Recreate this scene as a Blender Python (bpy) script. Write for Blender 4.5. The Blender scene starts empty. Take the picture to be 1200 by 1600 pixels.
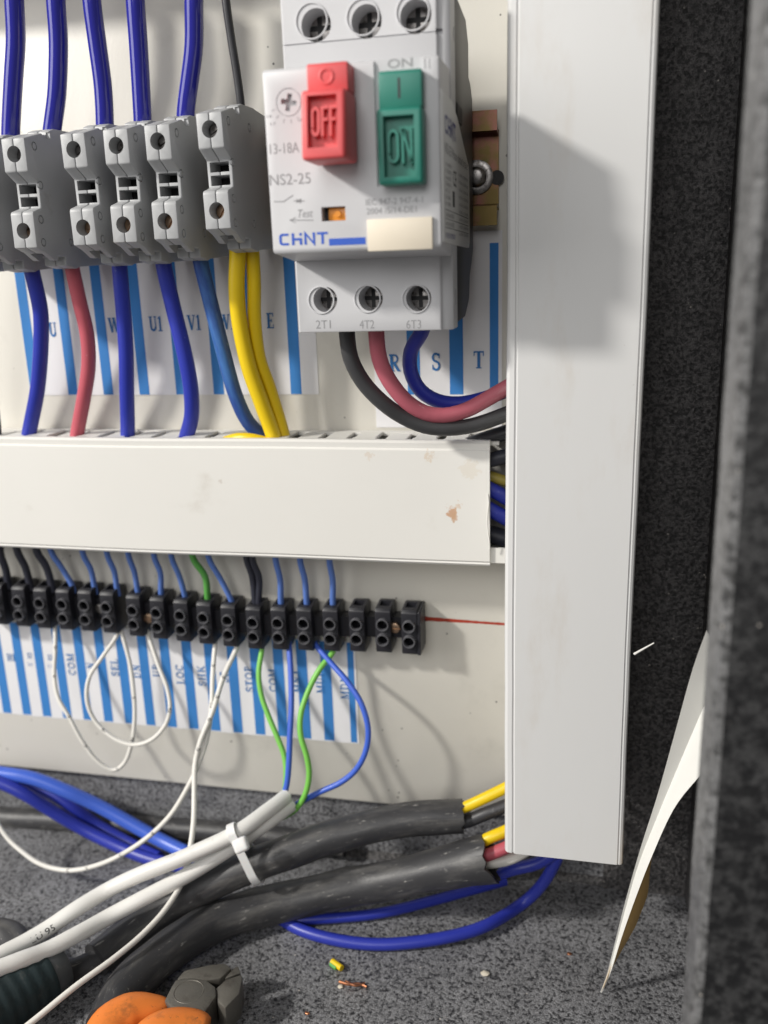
import bpy, bmesh, math, random
from mathutils import Vector, Matrix, noise as mnoise
random.seed(7)
SC = bpy.context.scene
COL = SC.collection
S = 0.001          # everything below is written in millimetres
Z0 = 240.6         # height of the lens above the cabinet floor
DC = 312.0         # distance of the lens from the mounting panel
FPX = 1376.77      # focal length in photo pixels (1200 x 1600)
# ------------------------------------------------------------------ camera
RW = Matrix(((0.97589131, 0.0259713, -0.21670636),
             (0.21587401, -0.2611809, 0.94084162),
             (-0.03216468, -0.96494043, -0.2604907)))   # camera (right, down, forward) -> world
cam_d = bpy.data.cameras.new('camera')
cam = bpy.data.objects.new('camera', cam_d)
COL.objects.link(cam)
rt, dn, fw = RW.col[0], RW.col[1], RW.col[2]
m = Matrix((rt, -dn, -fw)).transposed().to_4x4()
m.translation = Vector((0, -DC, Z0)) * S
cam.matrix_world = m
cam_d.sensor_fit = 'VERTICAL'
cam_d.sensor_height = 36.0
cam_d.sensor_width = 27.0
cam_d.lens = FPX / 1600 * 36.0
cam_d.clip_start = 0.01
cam_d.clip_end = 20
cam_d.dof.use_dof = True
cam_d.dof.focus_distance = 0.280
cam_d.dof.aperture_fstop = 8.5
SC.camera = cam
# ------------------------------------------------------------------ light
W = bpy.data.worlds.new('World')
SC.world = W
W.use_nodes = True
W.node_tree.nodes['Background'].inputs[0].default_value = (1.0, 0.985, 0.96, 1)
W.node_tree.nodes['Background'].inputs[1].default_value = 0.14
def lamp(name, loc, target, size, power, col):
    l = bpy.data.lights.new(name, 'AREA')
    l.shape = 'DISK'; l.size = size * S; l.energy = power; l.color = col
    o = bpy.data.objects.new(name, l); COL.objects.link(o)
    o.location = Vector(loc) * S
    o.rotation_euler = (Vector(target) - Vector(loc)).to_track_quat('-Z', 'Y').to_euler()
    return o
lamp('work_lamp', (-950, -690, 590 + Z0), (-20, 0, Z0 - 180), 104, 15.2, (1.0, 0.965, 0.905))
lamp('front_fill_light', (-150, -1200, 480 + Z0), (-60, 0, Z0 - 60), 600, 4.6, (1.0, 0.99, 0.975))  # added soft fill from the front, stands for no known ceiling fixture
lamp('left_fill_light', (-1150, -900, 300 + Z0), (0, 0, Z0 - 120), 900, 6.5, (1.0, 0.98, 0.96))  # added broad source for highlight streaks on the wires and soft left fill
SC.view_settings.view_transform = 'Standard'
SC.view_settings.look = 'None'
SC.view_settings.gamma = 1.0
SC.view_settings.exposure = 0.0
SC.render.engine = 'CYCLES'
# ------------------------------------------------------------------ pixel helpers (photo pixel + known plane -> point)
def ray(px, py):
    return RW @ Vector((px - 600, py - 800, FPX))
def P(px, py, d):                       # on the plane d millimetres in front of the panel
    r = ray(px, py); q = r * ((DC - d) / r.y)
    return Vector((q.x, -d, q.z + Z0))
def F(px, py, h):                       # on the plane h millimetres above the cabinet floor
    r = ray(px, py); q = r * ((h - Z0) / r.z)
    return Vector((q.x, q.y - DC, h))
# ------------------------------------------------------------------ materials
MATS = {}
def nodes_of(mt):
    return mt.node_tree.nodes, mt.node_tree.links
def mixc(n, l, fac, a, b):
    x = n.new('ShaderNodeMix'); x.data_type = 'RGBA'
    for sock, v in ((x.inputs[0], fac), (x.inputs[6], a), (x.inputs[7], b)):
        if isinstance(v, (int, float)): sock.default_value = v
        elif isinstance(v, tuple): sock.default_value = (*v[:3], 1)
        else: l.new(v, sock)
    return x.outputs[2]
def noise_n(n, l, vec, scale, detail=3, rough=.5):
    t = n.new('ShaderNodeTexNoise'); t.inputs['Scale'].default_value = scale
    t.inputs['Detail'].default_value = detail; t.inputs['Roughness'].default_value = rough
    l.new(vec, t.inputs['Vector']); return t.outputs['Fac']
def ramp_n(n, l, fac, lo, hi):
    r = n.new('ShaderNodeMapRange'); r.inputs[1].default_value = lo; r.inputs[2].default_value = hi
    r.interpolation_type = 'SMOOTHSTEP'
    l.new(fac, r.inputs[0]); return r.outputs[0]
def M(name, col, rough=.5, metal=0.0, var=.08, vs=120, bump=0.0, bs=2500, scuff=None, dirt=None, stretch=None,
      sss=0.0, spec=.5, speck=None, coat=0.0, uv=None, scuff_s=400, scuff_lo=.6):
    mt = bpy.data.materials.new(name); mt.use_nodes = True
    n, l = nodes_of(mt); b = n['Principled BSDF']
    tc = n.new('ShaderNodeTexCoord'); vec = tc.outputs['Object']
    inf = n.new('ShaderNodeObjectInfo')
    add = n.new('ShaderNodeVectorMath'); add.operation = 'ADD'
    cmb = n.new('ShaderNodeCombineXYZ'); l.new(inf.outputs['Random'], cmb.inputs[0]); l.new(inf.outputs['Random'], cmb.inputs[2])
    l.new(vec, add.inputs[0]); l.new(cmb.outputs[0], add.inputs[1]); vec = add.outputs[0]
    if stretch:
        mp = n.new('ShaderNodeMapping'); mp.inputs['Scale'].default_value = stretch
        l.new(vec, mp.inputs[0]); vs_vec = mp.outputs[0]
    else: vs_vec = vec
    if uv:
        mp = n.new('ShaderNodeMapping'); mp.inputs['Scale'].default_value = (uv, 1, 1)
        l.new(tc.outputs['UV'], mp.inputs[0]); vs_vec = mp.outputs[0]
    c = mixc(n, l, noise_n(n, l, vs_vec, vs, 4), tuple(x * (1 - var) for x in col), tuple(min(1, x * (1 + var)) for x in col))
    rg = None
    if dirt:
        f = ramp_n(n, l, noise_n(n, l, vs_vec, dirt[1], 5, .65), dirt[2], dirt[3]); c = mixc(n, l, f, c, dirt[0])
    if scuff:
        f = ramp_n(n, l, noise_n(n, l, vs_vec, scuff_s, 6, .7), scuff_lo, scuff_lo + .12)
        c = mixc(n, l, f, c, scuff)
        rr = n.new('ShaderNodeMapRange'); rr.inputs[3].default_value = rough; rr.inputs[4].default_value = min(1, rough + .3)
        l.new(f, rr.inputs[0]); rg = rr.outputs[0]
    if speck:
        vo = n.new('ShaderNodeTexVoronoi'); vo.inputs['Scale'].default_value = speck[1]; l.new(vec, vo.inputs['Vector'])
        f = ramp_n(n, l, vo.outputs['Distance'], speck[2], speck[2] * .4)
        gate = ramp_n(n, l, noise_n(n, l, vec, speck[1] * .45, 2), .52, .58)
        mm = n.new('ShaderNodeMath'); mm.operation = 'MULTIPLY'; l.new(f, mm.inputs[0]); l.new(gate, mm.inputs[1])
        c = mixc(n, l, mm.outputs[0], c, speck[0])
    l.new(c, b.inputs['Base Color'])
    if rg is not None: l.new(rg, b.inputs['Roughness'])
    else: b.inputs['Roughness'].default_value = rough
    b.inputs['Metallic'].default_value = metal
    b.inputs['Specular IOR Level'].default_value = spec
    b.inputs['Coat Weight'].default_value = coat
    if sss: b.inputs['Subsurface Weight'].default_value = sss; b.inputs['Subsurface Radius'].default_value = (.001, .0006, .0004)
    if bump:
        bp = n.new('ShaderNodeBump'); bp.inputs['Strength'].default_value = bump; bp.inputs['Distance'].default_value = .0003
        l.new(noise_n(n, l, vec, bs, 3), bp.inputs['Height']); l.new(bp.outputs[0], b.inputs['Normal'])
    MATS[name] = mt
    return mt
def speckle(name, dark, light, lo, hi, scale, bump, rough, detail=3.0, drough=.6):
    mt = bpy.data.materials.new(name); mt.use_nodes = True
    n, l = nodes_of(mt); b = n['Principled BSDF']
    tc = n.new('ShaderNodeTexCoord'); vec = tc.outputs['Object']
    nz = noise_n(n, l, vec, scale, detail, drough)
    f = ramp_n(n, l, nz, lo, hi)
    fine = ramp_n(n, l, noise_n(n, l, vec, scale * 2.7, 2, .5), .34, .66)
    mf = n.new('ShaderNodeMath'); mf.operation = 'MULTIPLY_ADD'; l.new(fine, mf.inputs[0]); mf.inputs[1].default_value = .55; mf.inputs[2].default_value = .45
    mg = n.new('ShaderNodeMath'); mg.operation = 'MULTIPLY'; l.new(f, mg.inputs[0]); l.new(mf.outputs[0], mg.inputs[1]); f = mg.outputs[0]
    big = ramp_n(n, l, noise_n(n, l, vec, 45, 4), .35, .7)
    lt = mixc(n, l, big, tuple(x * .88 for x in light), tuple(x * 1.1 for x in light))
    c = mixc(n, l, f, dark, lt)
    vo = n.new('ShaderNodeTexVoronoi'); vo.inputs['Scale'].default_value = 420; l.new(vec, vo.inputs['Vector'])
    dot = ramp_n(n, l, vo.outputs['Distance'], .17, .08)
    gate = ramp_n(n, l, noise_n(n, l, vec, 160, 2), .6, .66)
    mm = n.new('ShaderNodeMath'); mm.operation = 'MULTIPLY'; l.new(dot, mm.inputs[0]); l.new(gate, mm.inputs[1])
    c = mixc(n, l, mm.outputs[0], c, (.5, .46, .42))
    l.new(c, b.inputs['Base Color']); b.inputs['Roughness'].default_value = rough
    bp = n.new('ShaderNodeBump'); bp.inputs['Strength'].default_value = bump; bp.inputs['Distance'].default_value = .0006
    l.new(nz, bp.inputs['Height']); l.new(bp.outputs[0], b.inputs['Normal'])
    MATS[name] = mt
speckle('powder_coat', (.020, .020, .023), (.31, .312, .325), .34, .56, 820, 1.1, .48, 4.0, .62)
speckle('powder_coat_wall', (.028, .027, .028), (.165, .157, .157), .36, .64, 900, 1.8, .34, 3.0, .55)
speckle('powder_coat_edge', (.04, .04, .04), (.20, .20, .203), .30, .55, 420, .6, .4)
speckle('powder_coat_front', (.006, .006, .007), (.045, .045, .046), .42, .62, 380, .8, .5)
M('panel_paint', (.665, .642, .582), .38, var=.05, vs=25, bump=.10, bs=900, speck=((.12, .11, .10), 190, .11),
  dirt=((.50, .48, .43), 18, .55, .8))
M('pvc', (.75, .737, .70), .42, var=.03, vs=30, bump=.03, bs=3000, dirt=((.62, .59, .54), 40, .62, .85))
M('pvc_face', (.69, .69, .685), .36, var=.04, vs=30, bump=.02, bs=3000, stretch=(1, 1, .3), dirt=((.60, .565, .52), 60, .50, .85), speck=((.3, .27, .23), 140, .05), scuff=(.60, .58, .54), scuff_s=500, scuff_lo=.70)
M('duct_inside', (.6, .59, .56), .5)
M('breaker_grey', (.57, .57, .585), .42, var=.04, vs=60, bump=.05, bs=4000, dirt=((.45, .42, .38), 50, .68, .9))
M('breaker_black', (.013, .013, .018), .45, var=.2, vs=200, bump=.1)
M('block_grey', (.385, .392, .40), .45, var=.06, vs=80, bump=.12, bs=3500, dirt=((.26, .25, .24), 90, .62, .85))
M('hole_dark', (.02, .02, .022), .6)
M('screw_steel', (.42, .40, .39), .35, 1.0, var=.4, vs=500, dirt=((.08, .07, .06), 500, .45, .7))
M('screw_brass', (.55, .38, .26), .38, 1.0, var=.3, vs=500, dirt=((.12, .08, .06), 600, .5, .7))
M('red_plastic', (.72, .095, .10), .45, var=.06, vs=100, bump=.06, bs=3000, sss=.05)
M('green_plastic', (.022, .20, .15), .42, var=.1, vs=90, bump=.06, bs=3000, dirt=((.05, .26, .21), 120, .55, .8))
M('orange_plastic', (.72, .27, .03), .35)
M('cream_plastic', (.78, .70, .57), .45, var=.04)
M('print_blue', (.025, .10, .52), .5, var=.1)
M('print_navy', (.02, .025, .20), .5, var=.1)
M('print_grey', (.28, .28, .29), .6, var=.2, vs=600)
M('print_black', (.03, .03, .035), .6)
M('side_label', (.70, .70, .68), .45, var=.03)
M('paper', (.74, .735, .75), .8, var=.03, vs=90, bump=.05, bs=1500, dirt=((.62, .58, .52), 60, .66, .9))
M('stripe_ink', (.035, .20, .53), .75, var=.07, vs=150, dirt=((.09, .29, .62), 300, .66, .8))
M('letter_ink', (.03, .16, .42), .75, var=.15, vs=500)
M('wire_blue_glossy', (.020, .021, .28), .13, var=.1, vs=60, bump=.01, spec=.7, coat=.3, uv=.2, scuff=(.10, .10, .42), scuff_s=300, scuff_lo=.70)
M('wire_blue', (.024, .038, .36), .38, var=.15, vs=60, bump=.04, scuff=(.16, .19, .52), scuff_s=260, scuff_lo=.64)
M('wire_blue_dirty', (.02, .06, .26), .45, var=.35, vs=150, bump=.1, uv=.22, dirt=((.05, .16, .42), 120, .45, .7), scuff=(.22, .33, .50), scuff_s=420, scuff_lo=.63)
M('wire_blue_sky', (.055, .13, .60), .35, var=.1, vs=60, bump=.04, scuff=(.25, .35, .75), scuff_s=260, scuff_lo=.68)
M('wire_blue_thin', (.10, .19, .52), .45, var=.12, vs=200)
M('wire_red', (.50, .10, .13), .42, var=.08, vs=80, bump=.05, scuff=(.62, .33, .36), scuff_s=350, scuff_lo=.64)
M('wire_red_chalk', (.52, .13, .17), .5, var=.12, vs=80, bump=.08, uv=.2, dirt=((.60, .30, .32), 120, .5, .75), scuff=(.74, .60, .60), scuff_s=330, scuff_lo=.62)
M('wire_yellow', (.80, .56, .008), .38, var=.06, vs=60, bump=.04, scuff=(.70, .55, .18), scuff_s=400, scuff_lo=.72)
M('wire_black', (.035, .035, .04), .42, var=.2, vs=90, bump=.06, scuff=(.20, .20, .20), scuff_s=330, scuff_lo=.62)
M('wire_black_chalk', (.05, .05, .053), .5, var=.2, vs=90, bump=.15, uv=.18, dirt=((.13, .13, .13), 120, .5, .75), scuff=(.45, .45, .44), scuff_s=420, scuff_lo=.61)
M('wire_dark', (.028, .030, .045), .5, var=.15)
M('wire_olive', (.30, .24, .04), .5)
M('wire_white', (.76, .74, .69), .42, var=.04, vs=100, scuff=(.5, .47, .42), scuff_s=500, scuff_lo=.72)
M('cable_white', (.76, .75, .72), .38, var=.04, vs=60, bump=.03, dirt=((.34, .30, .26), 90, .60, .85), scuff=(.22, .18, .15), scuff_s=600, scuff_lo=.74)
M('wire_green', (.20, .56, .09), .38, var=.06, vs=100)
M('wire_green_dark', (.10, .36, .07), .42, var=.06, vs=100)
M('cable_black', (.036, .036, .039), .46, var=.2, vs=90, bump=.2, bs=900, uv=.25,
  dirt=((.115, .111, .106), 130, .44, .74), scuff=(.30, .29, .275), scuff_s=560, scuff_lo=.592)
M('cable_cut', (.16, .155, .15), .7, var=.3, vs=300)
M('connector_black', (.016, .016, .021), .42, var=.15, vs=120, bump=.1)
M('connector_ring_lit', (.10, .10, .11), .22, var=.2, spec=.9)  # black plastic coloured paler so the rims seem to catch light
M('marker_red', (.34, .035, .015), .6, var=.25, vs=200)
M('rail_zinc', (.17, .125, .05), .45, 1.0, var=.3, vs=70, dirt=((.26, .12, .10), 90, .42, .62), scuff=(.25, .26, .12), scuff_s=110, scuff_lo=.6)
M('nylon', (.80, .80, .79), .35, var=.03, sss=.1)
M('sticker_white', (.76, .755, .72), .55, var=.03, vs=60)
M('sticker_brown', (.62, .40, .14), .6, var=.2, vs=60)
M('copper', (.70, .30, .16), .35, 1.0, var=.3, vs=400)
M('plier_orange', (.80, .22, .035), .48, var=.1, vs=70, bump=.1, bs=1500, dirt=((.42, .13, .03), 110, .50, .72), scuff=(.10, .06, .04), scuff_s=380, scuff_lo=.61)
M('plier_steel', (.17, .16, .14), .5, .6, var=.25, vs=200, bump=.25, bs=1500, dirt=((.09, .08, .07), 160, .5, .75))
M('teal_rubber', (.008, .02, .023), .6, var=.3, vs=120, bump=.2, bs=1200, dirt=((.06, .06, .055), 120, .58, .8))
M('collar_grey', (.075, .08, .085), .45, var=.3, vs=120, dirt=((.2, .19, .18), 200, .6, .8))
M('crumb', (.6, .55, .45), .7)
# stains that belong to the duct cover
def stain_cover():
    mt = MATS['pvc'].copy(); mt.name = 'pvc_stained'
    n, l = nodes_of(mt); b = n['Principled BSDF']
    src = b.inputs['Base Color'].links[0].from_socket
    geo = n.new('ShaderNodeNewGeometry'); pos = geo.outputs['Position']
    nz = noise_n(n, l, pos, 420, 5, .65)
    c = src
    for px, py, r, col, st in ((706, 800, 1.9, (.55, .32, .19), .9), (711, 808, 1.3, (.55, .35, .22), .8), (672, 713, 1.7, (.62, .48, .33), .5),
                           (577, 713, 1.4, (.62, .5, .38), .4), (735, 735, 3.2, (.68, .62, .52), .45), (345, 753, .8, (.55, .5, .45), .6),
                           (716, 790, 1.4, (.62, .45, .32), .6)):
        p = P(px, py, 26) * S
        d = n.new('ShaderNodeVectorMath'); d.operation = 'DISTANCE'; l.new(pos, d.inputs[0]); d.inputs[1].default_value = p
        a = n.new('ShaderNodeMath'); a.operation = 'MULTIPLY_ADD'; l.new(nz, a.inputs[0]); a.inputs[1].default_value = .0085; l.new(d.outputs[1], a.inputs[2])
        f = ramp_n(n, l, a.outputs[0], (r + 4.6) * S, (r + 3.4) * S)
        sc = n.new('ShaderNodeMath'); sc.operation = 'MULTIPLY'; l.new(f, sc.inputs[0]); sc.inputs[1].default_value = st
        c = mixc(n, l, sc.outputs[0], c, col)
    l.new(c, b.inputs['Base Color']); MATS['pvc_stained'] = mt
stain_cover()
# ------------------------------------------------------------------ object helpers
ORG = {}
def finish(me, mat, smooth):
    me.materials.append(MATS[mat] if isinstance(mat, str) else mat)
    if smooth is not None:
        me.polygons.foreach_set('use_smooth', [True] * len(me.polygons))
        me.set_sharp_from_angle(angle=math.radians(smooth))
def link(name, me, parent=None, origin=None):
    o = bpy.data.objects.new(name, me); COL.objects.link(o)
    if parent is not None: o.parent = parent; ORG[o.name] = ORG[parent.name]
    else:
        ORG[o.name] = Vector(origin); o.location = Vector(origin) * S
    return o
def obj(name, bm, mat, parent=None, origin=None, smooth=35):
    if parent is not None: org = ORG[parent.name]
    elif origin is not None: org = Vector(origin)
    else:
        zs = [v.co for v in bm.verts]; k = len(zs)
        org = Vector((sum(v.x for v in zs) / k, sum(v.y for v in zs) / k, min(v.z for v in zs)))
    for v in bm.verts: v.co = (v.co - org) * S
    me = bpy.data.meshes.new(name); bm.to_mesh(me); bm.free()
    finish(me, mat, smooth)
    return link(name, me, parent, org)
def thing(name, label, cat, loc, group=None):
    o = bpy.data.objects.new(name, None); COL.objects.link(o); o.empty_display_size = .005
    o.location = Vector(loc) * S; ORG[o.name] = Vector(loc)
    return tag(o, label, cat, group)
def tag(o, label, cat, group=None, kind=None):
    if label: o['label'] = label
    if cat: o['category'] = cat
    if group: o['group'] = group
    if kind: o['kind'] = kind
    return o
def struct(name, bm, mat, smooth=35):
    o = obj(name, bm, mat, smooth=smooth); o['kind'] = 'structure'; return o
def copy_tree(o, loc, label, parent=None):
    c = o.copy(); COL.objects.link(c)
    if parent is None: c.location = Vector(loc) * S; c['label'] = label; ORG[c.name] = Vector(loc)
    else: c.parent = parent; ORG[c.name] = ORG[parent.name]
    for ch in list(o.children): copy_tree(ch, loc, label, c)
    return c
def NB(): return bmesh.new()
def bev(bm, r, seg=2, ang=25):
    es = [e for e in bm.edges if len(e.link_faces) == 2 and e.calc_face_angle(0) > math.radians(ang)]
    bmesh.ops.bevel(bm, geom=es, offset=r, segments=seg, profile=.5, affect='EDGES', clamp_overlap=True)
    return bm
def box(bm, x0, x1, d0, d1, z0, z1):    # d = millimetres in front of the panel
    vs = [bm.verts.new((x, -d, z)) for x in (x0, x1) for d in (d0, d1) for z in (z0, z1)]
    for f in ((0, 1, 3, 2), (4, 6, 7, 5), (0, 4, 5, 1), (2, 3, 7, 6), (0, 2, 6, 4), (1, 5, 7, 3)):
        bm.faces.new([vs[i] for i in f])
    bmesh.ops.recalc_face_normals(bm, faces=bm.faces); return bm
def prism(bm, pts, a, b):               # loop pts extruded from pts+a to pts+b (vectors)
    A = [bm.verts.new(p + a) for p in pts]; B = [bm.verts.new(p + b) for p in pts]
    n = len(pts)
    bm.faces.new(A); bm.faces.new(B[::-1])
    for i in range(n): bm.faces.new((A[i], B[i], B[(i + 1) % n], A[(i + 1) % n]))
    bmesh.ops.recalc_face_normals(bm, faces=bm.faces); return bm
def prismx(bm, prof, x0, x1):           # prof = [(d, z)]
    return prism(bm, [Vector((0, -d, z)) for d, z in prof], Vector((x0, 0, 0)), Vector((x1, 0, 0)))
def prismz(bm, prof, z0, z1):           # prof = [(x, d)]
    return prism(bm, [Vector((x, -d, 0)) for x, d in prof], Vector((0, 0, z0)), Vector((0, 0, z1)))
def cyl(bm, c, axis, r, h, n=24, r2=None):  # from c along axis
    axis = Vector(axis).normalized(); c = Vector(c); r2 = r if r2 is None else r2
    u = axis.orthogonal().normalized(); v = axis.cross(u)
    A = [bm.verts.new(c + (u * math.cos(t) + v * math.sin(t)) * r) for t in (2 * math.pi * i / n for i in range(n))]
    B = [bm.verts.new(c + axis * h + (u * math.cos(t) + v * math.sin(t)) * r2) for t in (2 * math.pi * i / n for i in range(n))]
    bm.faces.new(A[::-1]); bm.faces.new(B)
    for i in range(n): bm.faces.new((A[i], A[(i + 1) % n], B[(i + 1) % n], B[i]))
    bmesh.ops.recalc_face_normals(bm, faces=bm.faces); return bm
def ring(bm, c, axis, ri, ro, h, n=28):
    axis = Vector(axis).normalized(); c = Vector(c); u = axis.orthogonal().normalized(); v = axis.cross(u)
    L = []
    for r, k in ((ri, 0), (ro, 0), (ro, h * .7), ((ro * .75 + ri * .25), h), ((ro * .25 + ri * .75), h), (ri, h * .7)):
        L.append([bm.verts.new(c + axis * k + (u * math.cos(2 * math.pi * i / n) + v * math.sin(2 * math.pi * i / n)) * r) for i in range(n)])
    for a in range(6):
        A, B = L[a], L[(a + 1) % 6]
        for i in range(n): bm.faces.new((A[i], A[(i + 1) % n], B[(i + 1) % n], B[i]))
    bmesh.ops.recalc_face_normals(bm, faces=bm.faces); return bm
def boolean(bm, cut):                   # bm minus cut, both in millimetres
    obs = []
    for b in (bm, cut):
        for v in b.verts: v.co *= .01
        me = bpy.data.meshes.new('tmp'); b.to_mesh(me); b.free()
        o = bpy.data.objects.new('tmp', me); COL.objects.link(o); obs.append(o)
    md = obs[0].modifiers.new('b', 'BOOLEAN'); md.operation = 'DIFFERENCE'; md.solver = 'EXACT'; md.use_self = True; md.object = obs[1]
    bpy.context.view_layer.update()
    ev = obs[0].evaluated_get(bpy.context.evaluated_depsgraph_get()); me = bpy.data.meshes.new_from_object(ev)
    r = bmesh.new(); r.from_mesh(me)
    for v in r.verts: v.co *= 100
    for o in obs:
        d = o.data; bpy.data.objects.remove(o); bpy.data.meshes.remove(d)
    bpy.data.meshes.remove(me)
    return r
# --- swept tubes
def spline(pts, step):
    pts = [Vector(p) for p in pts]
    ext = [pts[0] * 2 - pts[1]] + pts + [pts[-1] * 2 - pts[-2]]
    out = []
    for i in range(1, len(ext) - 2):
        p0, p1, p2, p3 = ext[i - 1:i + 3]
        k = max(2, int((p2 - p1).length / step))
        t0 = 0; t1 = t0 + (p1 - p0).length ** .5; t2 = t1 + (p2 - p1).length ** .5; t3 = t2 + (p3 - p2).length ** .5
        for j in range(k):
            t = t1 + (t2 - t1) * j / k
            a1 = p0 * ((t1 - t) / (t1 - t0)) + p1 * ((t - t0) / (t1 - t0))
            a2 = p1 * ((t2 - t) / (t2 - t1)) + p2 * ((t - t1) / (t2 - t1))
            a3 = p2 * ((t3 - t) / (t3 - t2)) + p3 * ((t - t2) / (t3 - t2))
            b1 = a1 * ((t2 - t) / (t2 - t0)) + a2 * ((t - t0) / (t2 - t0))
            b2 = a2 * ((t3 - t) / (t3 - t1)) + a3 * ((t - t1) / (t3 - t1))
            out.append(b1 * ((t2 - t) / (t2 - t1)) + b2 * ((t - t1) / (t2 - t1)))
    out.append(pts[-1]); return out
def frames(path):
    n = len(path); T = []
    for i in range(n): T.append((path[min(i + 1, n - 1)] - path[max(i - 1, 0)]).normalized())
    u = T[0].orthogonal().normalized(); U = []
    for i in range(n):
        u = (u - T[i] * u.dot(T[i])).normalized(); U.append(u)
    return T, U
def tube(bm, path, rad, n=14, hollow=None, wob=0.0, flat=None, seed=0):
    T, U = frames(path); L = []; k = len(path)
    rr = rad if callable(rad) else (lambda s: rad)
    for i, p in enumerate(path):
        v = T[i].cross(U[i]); r = rr(i / (k - 1)); row = []
        for j in range(n):
            a = 2 * math.pi * j / n
            q = r
            if wob: q = r * (1 + wob * mnoise.noise(Vector((p.x * .09 + seed, p.y * .09 + j * .4, p.z * .09))))
            off = U[i] * (math.cos(a) * q) + v * (math.sin(a) * q)
            if flat: off.z *= flat(i / (k - 1))
            row.append(bm.verts.new(p + off))
        L.append(row)
    def bridge(A, B):
        for j in range(n): bm.faces.new((A[j], A[(j + 1) % n], B[(j + 1) % n], B[j]))
    uvl = bm.loops.layers.uv.verify(); off0 = seed * 37.0 + path[0].x
    acc = [0.0]
    for a_, b_ in zip(path, path[1:]): acc.append(acc[-1] + (b_ - a_).length)
    for i in range(k - 1):
        A, B = L[i], L[i + 1]
        for j in range(n):
            f = bm.faces.new((A[j], A[(j + 1) % n], B[(j + 1) % n], B[j])); q = rr(0) * 2 * math.pi / n
            for lp, (uu, vv) in zip(f.loops, ((acc[i], j), (acc[i], j + 1), (acc[i + 1], j + 1), (acc[i + 1], j))): lp[uvl].uv = ((uu + off0) * S, vv * q * S)
    bm.faces.new(L[0][::-1])
    if hollow:
        wall, depth = hollow
        for j, v in enumerate(L[-1]): v.co += T[-1] * (rr(1) * .28 * mnoise.noise(Vector((j * .55 + seed, 1.7, seed))) + rr(1) * .10 * math.sin(j * 2.4))
        p = path[-1]; inner = []
        for fz in (0, 1):
            inner.append([bm.verts.new(p - T[-1] * depth * fz + (v.co - p) * (1 - wall / rr(1))) for v in L[-1]])
        bridge(L[-1], inner[0]); bridge(inner[0], inner[1]); bm.faces.new(inner[1])
    else: bm.faces.new(L[-1])
    bmesh.ops.recalc_face_normals(bm, faces=bm.faces)
    return bm
def pts3(lst):
    out = []
    for q in lst:
        if len(q) == 3: out.append(P(*q))
        elif q[3] == 'h': out.append(F(q[0], q[1], q[2]))
        else: out.append(Vector(q[:3]))
    return out
def wire(name, lst, r, mat, label=None, cat='wire', group=None, step=2.2, n=14, parent=None, wob=0.0, **kw):
    path = spline(pts3(lst), step)
    kz = len(name) + lst[0][0] * .37
    path = [p + mnoise.noise_vector(Vector((i * step * .045 + kz, kz * .3, 0))) * (.45 if len(path) > 12 else .1) for i, p in enumerate(path)]
    bm = tube(NB(), path, r, n, wob=wob, **kw)
    o = obj(name, bm, mat, parent, smooth=60)
    if parent is None: tag(o, label, cat, group)
    return o, path
CAMP = Vector((0, -DC, Z0))
def on_tube(bm, path, r, s0, pts2, faces, lift=.03):   # flat print (u along, v around) wrapped on a tube, facing the lens side
    cum = [0]
    for a, b in zip(path, path[1:]): cum.append(cum[-1] + (b - a).length)
    idx = []
    for u, v in pts2:
        s = s0 + u
        i = 0
        while i < len(cum) - 2 and cum[i + 1] < s: i += 1
        f = (s - cum[i]) / max(1e-6, cum[i + 1] - cum[i])
        p = path[i].lerp(path[i + 1], max(0, min(1, f))); t = (path[i + 1] - path[i]).normalized()
        nn = (CAMP - p); nn = (nn - t * nn.dot(t)).normalized(); b = nn.cross(t)
        a = v / r
        idx.append(bm.verts.new(p + (nn * math.cos(a) + b * math.sin(a)) * (r + lift)))
    for f in faces:
        try: bm.faces.new([idx[i] for i in f])
        except ValueError: pass
# --- lettering
def text2d(body, h, width=None, bold=0.0):
    cu = bpy.data.curves.new('t', 'FONT'); cu.body = body; cu.size = 1; cu.fill_mode = 'FRONT'; cu.offset = bold; cu.resolution_u = 3
    o = bpy.data.objects.new('t', cu); COL.objects.link(o); bpy.context.view_layer.update()
    me = bpy.data.meshes.new_from_object(o.evaluated_get(bpy.context.evaluated_depsgraph_get()))
    vs = [(v.co.x, v.co.y) for v in me.vertices]; fs = [tuple(p.vertices) for p in me.polygons]
    bpy.data.objects.remove(o); bpy.data.curves.remove(cu); bpy.data.meshes.remove(me)
    x0 = min(v[0] for v in vs); x1 = max(v[0] for v in vs); k = h / .70
    kx = k if width is None else width / (x1 - x0)
    return [((x - x0) * kx, y * k) for x, y in vs], fs
def flat(bm, v2, fs, O, u, v, n, lift=.04, thick=0.0):
    vs = [bm.verts.new(O + u * a + v * b + n * (lift + thick)) for a, b in v2]
    made = []
    for f in fs:
        try: made.append(bm.faces.new([vs[i] for i in f]))
        except ValueError: pass
    for f in made:
        f.normal_update()
        if f.normal.dot(n) < 0: f.normal_flip()
    if thick:
        r = bmesh.ops.extrude_face_region(bm, geom=made)
        for e in r['geom']:
            if isinstance(e, bmesh.types.BMVert): e.co = e.co - n * thick
        bmesh.ops.recalc_face_normals(bm, faces=bm.faces)
    return bm
def arc(cx, cy, rx, ry, a0, a1, n=8):
    return [(cx + rx * math.cos(math.radians(a0 + (a1 - a0) * i / n)), cy + ry * math.sin(math.radians(a0 + (a1 - a0) * i / n))) for i in range(n + 1)]
TK, TN = .19, .075
def ser(x, y, w=.3): return ([(x - w / 2, y), (x + w / 2, y)], .06)
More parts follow.
